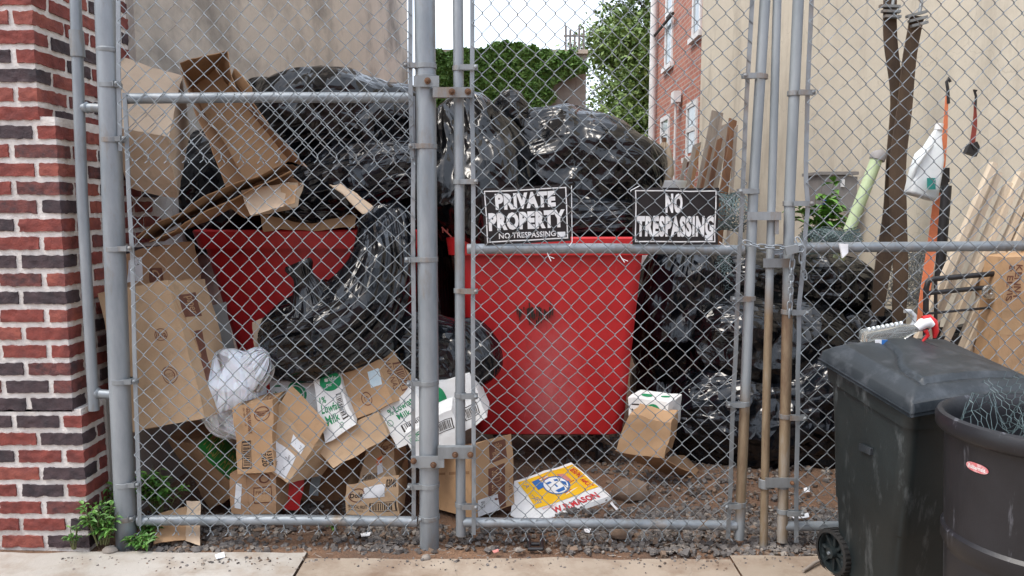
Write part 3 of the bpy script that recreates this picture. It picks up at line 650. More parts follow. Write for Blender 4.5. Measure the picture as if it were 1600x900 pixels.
r = np.random.RandomState(4); C = []
while len(C) < 26000:
    px = r.uniform(655, 918); py = r.uniform(60, 330)
    top = 80 - 13 * math.exp(-((px - 793) / 42) ** 4) + 2 * math.sin(px * .3) + 2 * math.sin(px * .11)
    lim = 912 - max(0, (py - 100)) * 1.05 + 14 * math.sin(py * .13)
    if py < top or px > lim: continue
    nn = float(noise(np.array([[px * .022, py * .022, 1.5]]))[0])
    if r.rand() > .85 + nn * .8: continue
    p = P(px, py, YI - .1 - max(0, nn) * .3 - r.rand() * .12); C.append(tuple(p))
    if py < 100 and r.rand() < .3: C.append(tuple(p + Vector((0, r.rand() * .3, 0))))
ivy = thing('climbing_ivy', 'dense green ivy covering the far concrete wall', 'ivy', (P(780, 300, YI).x, YI - .2, 0))
leaves(np.array(C), .06, 8, prob=.35).build('foliage', ['ivyleaf', 'ivyleaf2'], ivy)
mb = MB()
for k in range(14):
    x = P(670 + k * 15, 300, YI - .05).x; pts = [(x + .25 * math.sin(j * .7 + k), YI - .03, j * .33) for j in range(11)]; mb.tube(pts, .015, 5)
mb.build('vine_stem', 'bark', ivy)
# trees beyond
def tree(label, x, y, h, rx, rz, zc, n_, seed, m=('treeleaf', 'treeleaf2'), ls=.13):
    t = thing('tree', label, 'tree', (x, y, 0), 'trees beyond the far wall'); r = np.random.RandomState(seed); mb = MB()
    mb.tube([(x, y, 0), (x + .1, y, h * .3), (x - .05, y + .1, h * .65), (x, y, h * .9)], [.2, .16, .1, .03], 8); tips = []
    for k in range(60):
        u = r.normal(size=3); u /= np.linalg.norm(u); rr = r.rand() ** .4; c = np.array([x, y, zc]) + u * np.array([rx, rx, rz]) * rr; tips.append(c)
        if k < 34: b0 = np.array([x, y, h * r.uniform(.25, .7)]); mb.tube([b0, (b0 + c) / 2 + np.array([0, 0, .2]), c], [.06, .035, .012], 5)
    mb.build('trunk', 'bark', t); per = n_ // 60
    cen = np.concatenate([c + r.normal(size=(per, 3)) * np.array([.42, .42, .26]) * (rx / 2.4) for c in tips]); leaves(cen, ls, seed + 1, prob=.5).build('crown', list(m), t)
tree('tall leafy green tree between far wall and brick house', 3.55, 18.0, 6.9, 1.75, 2.6, 4.1, 34000, 21, ls=.062)
tree('low dark green tree behind right end of the far wall', 2.45, 16.4, 3.4, .85, 1.0, 2.4, 10000, 33, ls=.055)
# ================================================================== FENCE
YF = 3.08; YM = 3.052
def chainlink(corners, seed, pitch=.0355, barb_b=True, Y=YM, barb_t=False, bulge=.01):
    q = [P(a, b, Y) for a, b in corners]; wd = (q[1] - q[0]).length; ht = (q[3] - q[0]).length; nc = max(4, round(wd / pitch)); nr = round(ht / .0378)
    mb = MB()
    for k in range(nc):
        us = []; vs = []; oy = []
        for j in range(nr + 1):
            side = (j + k) % 2; line = k + side; sg = 1 if side else -1
            uu = (line + sg * .045) / nc; vv = j / nr
            us += [uu - sg * .0009, uu + sg * .0004, uu - sg * .0009]; vs += [vv - .0011, vv, vv + .0011]; oy += [-.0022 * sg, 0.0, .0022 * sg]
        p = bil(q, np.clip(np.array(us), -.01, 1.01), np.array(vs))
        wv = np.stack([noise(p * 3.2 + seed), noise(p * 2.1 + seed + 9) * 2, noise(p * 3.2 + seed + 20)], 1) * .011 + np.stack([noise(p * 11 + seed), noise(p * 9 + 3), noise(p * 10 + 7)], 1) * .0036
        p = p + wv; p[:, 1] += np.array(oy) + .0 - bulge * np.sin(np.clip(np.array(vs), 0, 1) * math.pi) * .5
        mb.tube(p, .0018, 5, cap=False)
        if barb_b:   # twisted or knuckled cut end
            e = p[-1]; s0 = 1 if (nr + k) % 2 else -1
            mb.tube([e, e + np.array([-.004 * s0, -.004, -.012]), e + np.array([.004 * s0, .002, -.02]), e + np.array([.012 * s0, -.006, -.03])], .0019, 5)
    return mb
def bar_mb(pts, wd=.017, Y=None, th=.004, mb=None):
    mb = mb or MB(); pts = [P(a, b, Y or YM + .006) for a, b in pts]
    pts2 = [];
    for a, b in zip(pts[:-1], pts[1:]):
        for t in np.linspace(0, 1, 6, endpoint=False): pts2.append(a.lerp(b, t))
    pts2.append(pts[-1]); L = []
    for k, p in enumerate(pts2):
        w2 = wd / 2; dx = .0015 * math.sin(k * 1.3)
        L += [(p.x - w2 + dx, p.y, p.z), (p.x + w2 + dx, p.y, p.z), (p.x + w2 + dx, p.y + th, p.z), (p.x - w2 + dx, p.y + th, p.z)]
    fs = [(0, 1, 2, 3), tuple(4 * (len(pts2) - 1) + i for i in (3, 2, 1, 0))]
    for k in range(len(pts2) - 1):
        for i in range(4): j = (i + 1) % 4; fs.append((4 * k + i, 4 * k + j, 4 * k + 4 + j, 4 * k + 4 + i))
    return mb.add(L, fs)
def pipe(pts, r, Y=YF, seg=20):
    return MB().tube([P(a, b, Y) for a, b in pts], r, seg)
def band(parent, cx, cy, r, xend, mat='galvdull', h=.02, tilt=0, rustbolt=False):
    """a strap round the pipe with a flat ear reaching the tension bar and a carriage bolt"""
    c = P(cx, cy, YF); e = P(xend, cy + tilt, YF - .0); s_ = 1 if xend > cx else -1; mb = MB(); R2 = r + .0035
    mb.lathe([(R2 - .002, -h / 2), (R2, -h / 2 + .001), (R2, h / 2 - .001), (R2 - .002, h / 2)], tuple(c), 24)
    x0 = c.x + s_ * r * .35; x1 = e.x
    mb.box(((x0 + x1) / 2, YM - .006 if r < .03 else YF - r * .82, (c.z + e.z) / 2), (abs(x1 - x0), .004, h), rot=None)
    if r >= .03: mb.box(((x1) - s_ * .02, (YM + YF - r * .82) / 2 , e.z), (.004, .02, h))
    mb.box(((x0 + x1) / 2, YM + .016, (c.z + e.z) / 2), (abs(x1 - x0), .004, h - .001))
    yb = (YM - .008 if r < .03 else YF - r * .82 - .002)
    mb.lathe([(.0, -.006), (.005, -.005), (.0075, -.002), (.0078, .003)], (x1 - s_ * .008, yb, e.z), 12, axis='Y')
    return mb.build('tension_band', mat, parent, smooth=40)
def box_px(mb, x0, y0, x1, y1, Yf, dep, mi=0):
    a, b, c, d = P(x0, y0, Yf), P(x1, y0, Yf), P(x1, y1, Yf), P(x0, y1, Yf); o = Vector((0, dep, 0)); return mb.hexa([a, b, c, d, a + o, b + o, c + o, d + o], mi)
def bolt(parent, px, py, Y, r=.009):
    c = P(px, py, Y); mb = MB(); mb.lathe([(0, -.008), (r * .8, -.008), (r, -.004), (r, .006)], tuple(c), 6, axis='Y'); mb.lathe([(r * 1.4, .001), (r * 1.4, .006)], tuple(c), 16, axis='Y', capb=True)
    mb.lathe([(0, -.014), (r * .5, -.014), (r * .5, .0)], tuple(c), 8, axis='Y')
    return mb.build('bolt', 'rust', parent, smooth=40)
# posts
lp = thing('fence_post', 'thick galvanised steel terminal post beside the brick corner', 'fence post', P(198, 852, YF), 'thick steel fence posts')
MB().tube([P(163, -60, YF), P(176, 300, YF), P(187, 600, YF), P(198, 852, YF), P(200, 900, YF)], .0405, 26).build('post', 'galv', lp, smooth=60)
for cy, xe in ((134, 192), (219, 203), (389, 212), (595, 219), (755, 224), (808, 214)):
    cx = 165 + (cy / 852) * 33 + 2; band(lp, cx, cy, .0405, xe, tilt=-2)
mb = MB(); c = P(169, 79, YF); mb.lathe([(.041, -.009), (.0435, -.004), (.0425, .002), (.044, .006), (.041, .01)], tuple(c), 24); mb.build('weld_seam', 'galvdull', lp, smooth=60)
mp_ = thing('fence_post', 'thick galvanised hinge post between the two fence panels', 'fence post', P(671, 856, YF), 'thick steel fence posts')
MB().tube([P(663, -60, YF), P(667, 300, YF), P(670, 600, YF), P(671, 856, YF), P(671, 900, YF)], .0405, 26).build('post', 'galv', mp_, smooth=60)
for cy, xe in ((104, 632), (229, 640), (316 + 89, 634), (597, 637), (757, 638), (807, 655)): band(mp_, 664 + cy * .0085, cy, .0405, xe)
def clamp(parent, cx, cy, xl, xr, hpx, r=.0405):
    mb = MB(); c = P(cx, cy, YF); h = hpx / 2 / 390; R2 = r + .006
    mb.lathe([(R2 - .004, -h), (R2, -h + .002), (R2, h - .002), (R2 - .004, h)], tuple(c), 26)
    box_px(mb, xl, cy - hpx / 2, xr, cy + hpx / 2, YF - r - .012, .006); return mb.build('hinge_clamp', 'galvdull', parent, smooth=40)
clamp(mp_, 666, 127, 646, 686, 17); bolt(mp_, 668, 126, YF - .06)
clamp(mp_, 671, 722, 642, 694, 18); bolt(mp_, 646, 721, YF - .06); bolt(mp_, 677, 727, YF - .06)
# thin pipe and conduit beside the left post
cp = thing('steel_conduit', 'thin galvanised conduit pipe welded between brick corner and thick post', 'pipe', P(147, 642, YF), None)
mb = MB(); mb.tube([P(116, -60, YF), P(122, 120, YF), P(128, 300, YF), P(139, 500, YF), P(147, 641, YF)], .021, 20); mb.build('pipe', 'galv', cp, smooth=60)
mb = MB(); mb.tube([P(119, 48, YF), P(122, 89, YF)], .0265, 20); mb.build('coupling', 'galvdull', cp, smooth=60)
for a, b, c_, d in ((128, 168, 158, 169), (146, 614, 180, 617)):
    mb = MB(); mb.tube([P(a, b, YF), P(c_, d, YF)], .018, 14); mb.lathe([(.018, -.006), (.023, 0), (.018, .006)], tuple(P(a + 8, b, YF)), 14, axis='X'); mb.build('cross_stub', 'galv', cp, smooth=60)
# left fence panel
fp = thing('chain_link_fence', 'left chain link fence panel of two overlapping wire sheets hanging between thick posts', 'fence', P(430, 852, YF))
pipe([(196, 154), (420, 152), (640, 153)], .0205).build('top_rail', 'galv', fp, smooth=60)
pipe([(216, 813), (430, 812), (652, 815)], .0215).build('bottom_rail', 'galv', fp, smooth=60)
for a in (((183, -60), (187, 236)), ((194, 145), (206, 400), (218, 822)), ((640, -60), (643, 248))): bar_mb(a).build('tension_bar', 'galv', fp)
bar_mb([(645, 150), (646, 500), (646, 822)], Y=YM + .012).build('tension_bar', 'galv', fp)
chainlink([(186, -60), (640, -60), (643, 246), (189, 240)], 3.3, Y=YM - .004).build('upper_wire_mesh', 'wire', fp, smooth=60)
chainlink([(197, 146), (645, 146), (647, 822), (219, 822)], 8.1, Y=YM + .003).build('lower_wire_mesh', 'wire', fp, smooth=60)
# centre gate
cg = thing('chain_link_gate', 'centre chain link gate carrying the two black signs', 'gate', P(930, 838, YF), 'chain link gates')
pipe([(715, -60), (718, 300), (720, 836)], .0205).build('hinge_upright', 'galv', cg, smooth=60)
pipe([(1199, -60), (1177, 300), (1165, 600), (1155, 842)], .0205).build('latch_upright', 'rustmid', cg, smooth=60)
pipe([(730, 389), (940, 388), (1162, 391)], .0205).build('middle_rail', 'galv', cg, smooth=60)
pipe([(724, 816), (940, 818), (1150, 821)], .0205).build('bottom_rail', 'galv', cg, smooth=60)
bar_mb([(737, -60), (739, 300), (740, 836)]).build('tension_bar', 'galv', cg)
bar_mb([(1178, -60), (1160, 300), (1147, 600), (1138, 842)]).build('tension_bar', 'galvdull', cg)
for cy in (107, 284, 454, 617, 788): band(cg, 716 + cy * .005, cy, .0205, 747)
for cy, cx, xe in ((120, 1190, 1157), (299, 1177, 1150), (466, 1171, 1140), (630, 1163, 1133), (787, 1157, 1129)): band(cg, cx, cy, .0205, xe)
mb = MB(); box_px(mb, 676, 136, 738, 152, YF - .055, .03); mb.build('hinge_bracket', 'galvdull', cg); bolt(cg, 706, 143, YF - .06); bolt(cg, 731, 143, YF - .06)
mb = MB(); box_px(mb, 684, 699, 739, 717, YF - .055, .03); mb.build('hinge_bracket', 'galvdull', cg); bolt(cg, 711, 711, YF - .06); bolt(cg, 735, 711, YF - .06)
mb = MB(); box_px(mb, 1168, 331, 1221, 344, YF - .032, .005); box_px(mb, 1168, 331, 1221, 334, YF - .027, .055); box_px(mb, 1211, 340, 1217, 366, YF - .026, .012); mb.build('fork_latch', 'galvdull', cg)
chainlink([(737, -60), (1179, -60), (1140, 834), (740, 834)], 15.5).build('wire_mesh', 'wire', cg, smooth=60)
# right gate
rg = thing('chain_link_gate', 'right chain link gate with drop rod behind the wheeled cart', 'gate', P(1500, 845, YF), 'chain link gates')
pipe([(1250, -60), (1234, 300), (1228, 600), (1222, 846)], .0213).build('latch_upright', 'rustpipe', rg, smooth=60)
pipe([(1232, 387), (1500, 385), (1830, 382)], .0205).build('middle_rail', 'galv', rg, smooth=60)
pipe([(1224, 822), (1500, 822), (1830, 824)], .0205).build('bottom_rail', 'galv', rg, smooth=60)
pipe([(1872, -60), (1830, 400), (1790, 846)], .0213).build('hinge_upright', 'galv', rg, smooth=60)
bar_mb([(1270, -60), (1259, 250), (1262, 330), (1249, 480), (1247, 600), (1244, 848)]).build('tension_bar', 'galv', rg)
for cy, cx, xe in ((146, 1240, 1269), (318, 1233, 1266), (487, 1230, 1259), (650, 1227, 1256), (798, 1223, 1252)): band(rg, cx, cy, .0213, xe)
mb = MB(); mb.tube([P(1216, -60, YF - .0), P(1206, 300, YF), P(1198, 600, YF), P(1193, 858, YF)], .0165, 16); mb.build('drop_rod', 'rustpipe', rg, smooth=60)
mb = MB(); box_px(mb, 1193, 404, 1240, 418, YF - .03, .005); c = P(1203, 411, YF); mb.lathe([(.018, -.018), (.021, -.016), (.021, .016), (.018, .018)], tuple(c), 20); mb.build('rod_guide', 'galvdull', rg, smooth=40)
mb = MB(); box_px(mb, 1196, 747, 1244, 762, YF - .03, .005)
for cx in (1195, 1223): mb.lathe([(.0225, -.02), (.0255, -.018), (.0255, .018), (.0225, .02)], tuple(P(cx, 755, YF)), 20)
mb.build('rod_guide', 'galvdull', rg, smooth=40); bolt(rg, 1238, 755, YF - .036, .006)
chainlink([(1268, -60), (1868, -60), (1795, 834), (1245, 834)], 27.5).build('wire_mesh', 'wire', rg, smooth=60)
# chain and padlock
def link(mb, a, b, r=.0032, wd=.012, turn=0):
    a = Vector(a); b = Vector(b); d = (b - a); L = d.length; d.normalize(); s0 = d.cross(Vector((0, 1, 0))).normalized(); o = s0 if not turn else (Vector((0, 1, 0)) * .9 + s0 * .45).normalized()
    c = (a + b) / 2; h = L / 2 * 1.22; pts = []
    for k in range(17):
        t = 2 * math.pi * k / 16; x = math.cos(t); y = math.sin(t); pts.append(c + d * (h * (abs(x) ** .8) * (1 if x > 0 else -1)) + o * (wd * (abs(y) ** .6) * (1 if y > 0 else -1)) * .75)
    mb.tube(pts, r, 7, cap=False)
def chain(pts, mb):
    P3 = [P(*a) for a in pts]; seg = []
    for a, b in zip(P3[:-1], P3[1:]):
        L = (b - a).length; n_ = max(1, round(L / .029)); seg += [(a.lerp(b, i / n_), a.lerp(b, (i + 1) / n_)) for i in range(n_)]
    for i, (a, b) in enumerate(seg): link(mb, a, b, turn=i % 2)
mb = MB(); chain([(1162, 378, 3.03), (1185, 385, 3.03), (1232, 388, 3.03), (1240, 392, 3.02), (1237, 420, 3.02), (1235, 460, 3.025), (1233, 496, 3.03)], mb)
chain([(1245, 372, 3.03), (1252, 384, 3.02), (1252, 410, 3.015), (1258, 436, 3.02)], mb); mb.build('lock_chain', 'galv', label='steel chain looped round the gate uprights with hanging ends', cat='chain', smooth=60)
pk = thing('padlock', 'small worn steel padlock holding the gate chain', 'padlock', P(1238, 400, 3.0)); mb = MB(); a = [P(x, y, 2.995) for x, y in ((1227, 386), (1247, 382), (1249, 394), (1230, 399))]; o = Vector((0, .02, 0)); mb.hexa(a + [q + o for q in a]); mb.build('lock_body', 'galvdull', pk)
mb = MB(); mb.tube([P(x, y, 3.005) for x, y in ((1246, 385), (1254, 382), (1258, 388), (1254, 394), (1247, 393))], .0035, 8); mb.build('shackle', 'galv', pk, smooth=60)
# signs, behind the mesh and above the rail
def sign(label, q, lines, group='black warning signs'):
    q = [P(a, b, YM + .008) for a, b in q]; c = sum(q, Vector()) / 4; t = thing('warning_sign', label, 'sign', (c.x, c.y, min(a.z for a in q)), group)
    sheet('sign_plate', None, None, q, 'signblack', th=.0015, amp=.003, parent=t)
    p = Print(q, c + Vector((0, 1, 0)), .003, .0012)
    for a in ((.03, .045, .97, .065), (.03, .935, .97, .955), (.03, .045, .043, .955), (.957, .045, .97, .955)): p.rect(*a, 'white')
    for s_, u0, v0, u1, v1, bo in lines: p.text(s_, u0, v0, u1, v1, 'white', bold=bo)
    p.rect(.85, .83, .94, .92, 'paper'); p.build(t, 'sign_lettering'); return t
sign('black sign reading PRIVATE PROPERTY NO TRESPASSING wired to the gate', ((752, 295), (889, 288), (892, 376), (757, 384)), (('PRIVATE', .15, .1, .84, .38, .06), ('PROPERTY', .06, .43, .94, .75, .06), ('NO TRESPASSING', .17, .8, .83, .9, .02)))
sign('black sign reading only NO TRESPASSING, nearer the gate latch', ((988, 294), (1124, 293), (1122, 382), (988, 382)), (('NO', .38, .1, .58, .44, .06), ('TRESPASSING', .05, .49, .95, .86, .055)))
for a in (((893, 290), (894, 378), (889, 385)), ((1000, 290), (985, 298), (986, 300)), ((855, 395), (861, 408), (856, 400), (866, 404)), ((968, 398), (976, 410), (971, 404), (981, 408)), ((1124, 378), (1135, 386), (1142, 384))):
    MB().tube([P(x, y, YM - .006) for x, y in a], .0018, 6).build('zip_tie', 'paper', cg)
# ================================================================== RED TUBS
def rrect(cx, cy, hx, hy, r, z, n_=8):
    out = []
    for sx, sy, a0 in ((1, -1, -90), (1, 1, 0), (-1, 1, 90), (-1, -1, 180)):
        for k in range(n_):
            a = R(a0 + 90 * k / (n_ - 1)); out.append((cx + sx * (hx - r) + r * math.cos(a), cy + sy * (hy - r) + r * math.sin(a), z))
    return out
def ringmb(rings, mb, capa=False, capb=False, mi=0):
    m_ = len(rings[0]); V = [p for r_ in rings for p in r_]; fs = []
    for i in range(len(rings) - 1):
        for j in range(m_): k = (j + 1) % m_; fs.append((i * m_ + j, i * m_ + k, (i + 1) * m_ + k, (i + 1) * m_ + j))
    if capa: fs.append(tuple(range(m_))[::-1])
    if capb: fs.append(tuple((len(rings) - 1) * m_ + j for j in range(m_)))
    return mb.add(V, fs, mi)
def tub(label, Yf, pxl, pxr, pyt, pbl, pbr, pyb, dep, mat):
    tl = P(pxl, pyt, Yf); tr = P(pxr, pyt, Yf); bl = P(pbl, pyb, Yf + .05); br = P(pbr, pyb, Yf + .05); zt = tl.z; zb = bl.z
    t = thing('refuse_tub', label, 'bin', ((bl.x + br.x) / 2, Yf + dep / 2, 0), 'red rolling refuse tubs')
    cyc = Yf + dep / 2; mb = MB(); rings = []
    def ring(f, inset=0, z=None):
        x0 = bl.x + (tl.x - bl.x) * f + inset; x1 = br.x + (tr.x - br.x) * f - inset; hy = dep / 2 - .05 * (1 - f) - inset
        return rrect((x0 + x1) / 2, cyc, (x1 - x0) / 2, hy, .07, zb + (zt - zb) * f if z is None else z)
    rings = [ring(0, .03), ring(.012, .004), ring(.1), ring(.5), ring(.92)]; ringmb(rings, mb, capa=True)
    ringmb([ring(.5, .02), ring(1, .02)], mb); mb.build('tub_body', mat, t, smooth=40)
    mb = MB(); lh = .085
    ringmb([ring(.915, -.003), ring(.915, -.028), ring(.915, -.03, zt - lh + .012), ring(1, -.03, zt - .005), ring(1, -.022, zt + .003), ring(1, .015, zt + .003), ring(1, .02, zt - .02)], mb); mb.build('rim', 'redplain', t, smooth=40)
    mb = MB(); x0, x1 = bl.x + .12, br.x - .12
    for x in (x0, x1):
        for y in (Yf + .16, Yf + dep - .16): mb.box((x, y, (zb + .12) / 2 + .04), (.05, .06, zb - .1)); mb.lathe([(0, -.02), (.045, -.02), (.055, -.012), (.055, .012), (.045, .02), (0, .02)], (x, y, .055), 18, axis='X')
    mb.build('caster', 'blackplastic', t, smooth=40); return t, zt
T1, zt1 = tub('red plastic refuse tub heaped with bags behind the two signs', 4.0, 705, 1010, 371, 742, 975, 682, .8, 'red')
# adjust: rim stands above py 396
T2, zt2 = tub('red plastic refuse tub behind the draped black bag at left', 4.0, 306, 650, 360, 408, 640, 682, .8, 'redplain')
mb = MB(); r3 = random.Random(3)
for k in range(34):
    x = 833 + r3.gauss(0, 14); y = 484 + r3.gauss(0, 5); a = P(x, y, 3.995 + .0); L = r3.uniform(4, 17); mb.hexa([P(x, y, 4.006), P(x + 2.2, y, 4.006), P(x + 1.6, y + L, 4.008), P(x + .6, y + L, 4.008)] + [P(x, y, 4.03), P(x + 2.2, y, 4.03), P(x + 1.6, y + L, 4.03), P(x + .6, y + L, 4.03)])
mb.build('scrape_mark', 'ink', T1)
for T, px in ((T1, 692), (T2, 632)):
    mb = MB(); mb.tube([P(px, 364, 3.97), P(px, 352, 3.97), P(px + 1, 344, 3.97), P(px + 7, 343, 3.97), P(px + 8, 352, 3.97), P(px + 7, 364, 3.97)], .005, 8); mb.tube([P(px - 2, 355, 3.95), P(px + 14, 371, 3.93)], .004, 8); mb.build('lifting_hook', 'strapred', T, smooth=60)
# ================================================================== BAGS
bag('broad black garbage bag topmost at left with pale sky sheen', [(385, 215, 4.55, 8, .06), (400, 205, 4.55, 52, .2), (440, 198, 4.55, 74, .36), (500, 196, 4.55, 74, .42), (570, 198, 4.55, 74, .42), (625, 204, 4.55, 64, .34), (655, 212, 4.55, 44, .2), (668, 218, 4.55, 6, .05)], 1, 'bag', amp=.034, pleat=.03)
bag('black garbage bag with taut folds just left of the hinge post', ell(575, 282, 4.2, 135, 56, .3, 12), 2, 'bag2', pleat=.03)
bag('shadowed black garbage bag behind the open tall box', ell(330, 300, 4.5, 150, 90, .35, 0), 3, 'bag2')
bag('black garbage bag under the cut cardboard pieces', ell(470, 318, 4.15, 105, 42, .25, -8), 4, 'bag2')
bag('glossy black garbage bag rising between post and left sign', [(700, 395, 4.3, 40, .1), (712, 360, 4.3, 82, .28), (738, 310, 4.3, 92, .36), (742, 245, 4.3, 80, .33), (726, 195, 4.3, 58, .24), (712, 165, 4.3, 34, .14), (706, 152, 4.3, 5, .02)], 5, 'bag', amp=.034, pleat=.04)
bag('largest rounded black garbage bag heaped above the two signs', [(783, 268, 4.5, 6, .05), (800, 258, 4.5, 50, .2), (830, 258, 4.5, 78, .3), (872, 264, 4.5, 98, .38), (925, 272, 4.5, 96, .4), (975, 284, 4.5, 76, .34), (1006, 300, 4.5, 50, .24), (1022, 312, 4.5, 6, .04)], 6, 'bag', amp=.03, pleat=.034, k=4.5,
    neck=[(835, 225, 4.38, 46, .12), (815, 206, 4.36, 28, .08), (800, 197, 4.34, 13, .035), (794, 187, 4.34, 28, .08), (808, 176, 4.34, 34, .09), (826, 176, 4.34, 5, .01)])
bag('flat black garbage bag lying in tub behind left sign', ell(850, 340, 4.32, 165, 42, .3, 0), 16, 'bag2', pleat=.03)
bag('black garbage bag added to fill the dark gap between the tubs', ell(668, 470, 4.35, 150, 45, .25, 90), 17, 'bag')  # added bag, stands in for the dark gap between the tubs
bag('black garbage bag draped over the tub side with knotted neck', [(418, 552, 3.62, 8, .03), (432, 546, 3.6, 40, .12), (470, 530, 3.56, 64, .2), (520, 516, 3.54, 72, .24), (566, 488, 3.56, 70, .24), (598, 425, 3.62, 54, .17), (604, 372, 3.74, 44, .12), (600, 342, 3.85, 34, .08), (598, 332, 3.9, 5, .02)], 7, 'bag2', amp=.018, pleat=.034, k=4,
    neck=[(492, 482, 3.42, 44, .09), (482, 452, 3.4, 24, .06), (474, 432, 3.4, 15, .04), (468, 417, 3.4, 20, .04), (465, 410, 3.4, 18, .02)])
bag('black garbage bag bulging right behind lower hinge post', ell(640, 545, 3.72, 120, 62, .2, -8), 8, 'bag2', amp=.02, pleat=.034)
bag('black garbage bag slumped in front of tub left edge', ell(715, 560, 3.72, 56, 66, .16, -60), 9, 'bag2', pleat=.03, amp=.018)
bag('black garbage bag squeezed beside the tub right edge', ell(1062, 490, 4.7, 110, 80, .3, 80), 10, 'bag2', pleat=.03)
bag('black garbage bag topmost of the right pile under the rail', ell(1225, 440, 4.75, 140, 52, .32, -4), 11, 'bag', pleat=.02)
bag('broad black garbage bag in middle of the right pile', ell(1205, 545, 4.45, 135, 88, .3, -10), 12, 'bag', pleat=.03)
bag('lowest black garbage bag of the right pile on the gravel', ell(1180, 655, 4.3, 135, 90, .27, 0), 13, 'bag2', pleat=.036)
bag('black garbage bag at bottom right hidden partly by wheeled cart', ell(1310, 640, 4.25, 90, 110, .27, 0), 14, 'bag2', pleat=.03)
bag('black garbage bag behind small milk box beside the tub', ell(1065, 620, 4.75, 80, 80, .22, 90), 15, 'bag')
bag('small black garbage bag below the brown straps', ell(1345, 545, 4.55, 70, 60, .2, 20), 18, 'bag2', pleat=.03)
bag('black garbage bag lying under the bed frame', ell(1530, 560, 3.85, 90, 55, .18, 0), 19, 'bag2', pleat=.03)
bag('crumpled white trash bag between cardboard boxes', [(392, 688, 3.4, 5, .02), (382, 668, 3.4, 24, .06), (358, 640, 3.42, 42, .12), (358, 605, 3.42, 62, .15), (354, 576, 3.42, 56, .13), (346, 558, 3.42, 34, .08), (340, 548, 3.42, 5, .02)], 23, 'bagwhite', name='trash_bag', cat='trash bag', group=None, amp=.032, pleat=.03, fr=13, k=3,
    neck=[(385, 590, 3.4, 30, .08), (400, 572, 3.4, 30, .07), (412, 556, 3.4, 20, .04), (420, 548, 3.4, 3, .01)])
# ================================================================== CARTONS, LEFT
e0 = Vector
t = carton('large pale cardboard box at top left, slumped against the post', Q((186, 86, 3.75), (284, 120, 3.75), (264, 214, 3.42), (180, 196, 3.42)), (-.03, .13, -.27), 'cardlight')
t = carton('brown cardboard box with white label behind the tallest carton', Q((196, 396, 3.5), (256, 380, 3.5), (268, 450, 3.48), (192, 455, 3.48)), (.06, .2, 0), 'card')
p = pr(t, 'front'); p.rect(.08, .2, .42, .75, 'paper'); p.text('8.2', .2, .25, .35, .38); p.rect(.55, .5, .85, .95, 'brownink'); p.text('D', .62, .55, .78, .9, 'card', lay=1); p.build(t)
BIG = t = carton('large upright tan carton leaning between left post and white bag', Q((152, 458, 3.24), (262, 438, 3.24), (320, 652, 3.2), (207, 678, 3.2)), (.05, .27, -.02), 'card', n=20, amp=.008)
p = pr(t, 'front'); p.ring(.72, .36, .085, .045, 'brownink', .12); p.text('illia', .655, .335, .785, .385, 'brownink', rot=0, bold=.02); p.ring(.68, .66, .1, .065, 'brownink', .1); p.ring(.68, .66, .07, .045, 'brownink', .15); p.text('RECYCLES', .62, .645, .74, .675, 'brownink'); p.text('box', .66, .48, .7, .51, 'brownink', rot=90)
p.build(t); p = pr(t, 'right'); p.rect(.2, .1, .62, .28, 'brownink'); p.text('paper', .3, .12, .5, .26, 'card', rot=90, lay=1); p.rect(.3, .38, .5, .75, 'brownink'); p.build(t)
sheet('box_flap', None, None, Q((262, 438, 3.24), (304, 434, 3.45), (335, 540, 3.45), (315, 560, 3.3)), 'card', parent=t)
sheet('cardboard_sheet', 'grey cardboard sheet leaning on the left red tub', 'cardboard', Q((318, 480, 3.75), (352, 472, 3.8), (368, 545, 3.75), (330, 560, 3.7)), 'cardgrey')
# tall open box, opening towards the street
q = thing('cardboard_box', 'tall open cardboard box tipped on top of the flattened cardboard', 'box', P(400, 300, 3.6), 'cardboard boxes thrown down behind the fence')
sheet('back_panel', 0, 0, Q((300, 140, 3.85), (333, 104, 3.85), (452, 250, 3.72), (388, 292, 3.72)), 'card', parent=q)
sheet('side_panel', 0, 0, Q((281, 105, 3.62), (301, 141, 3.85), (389, 292, 3.72), (360, 305, 3.52)), 'carddark', parent=q)  # wall shade put into a darker board colour than the lit back panel
sheet('box_flap', 0, 0, Q((280, 99, 3.62), (354, 80, 3.64), (334, 108, 3.86), (299, 143, 3.86)), 'cardsoil', parent=q)
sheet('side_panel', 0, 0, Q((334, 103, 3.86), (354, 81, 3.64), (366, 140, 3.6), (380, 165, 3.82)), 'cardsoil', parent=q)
sheet('side_panel', 0, 0, Q((352, 128, 3.84), (372, 138, 3.66), (478, 262, 3.52), (452, 252, 3.74)), 'carddark', parent=q)  # same darker board colour for the shade on this wall
sheet('box_flap', 0, 0, Q((358, 135, 3.7), (367, 105, 3.62), (392, 138, 3.62), (392, 175, 3.7)), 'card', parent=q)
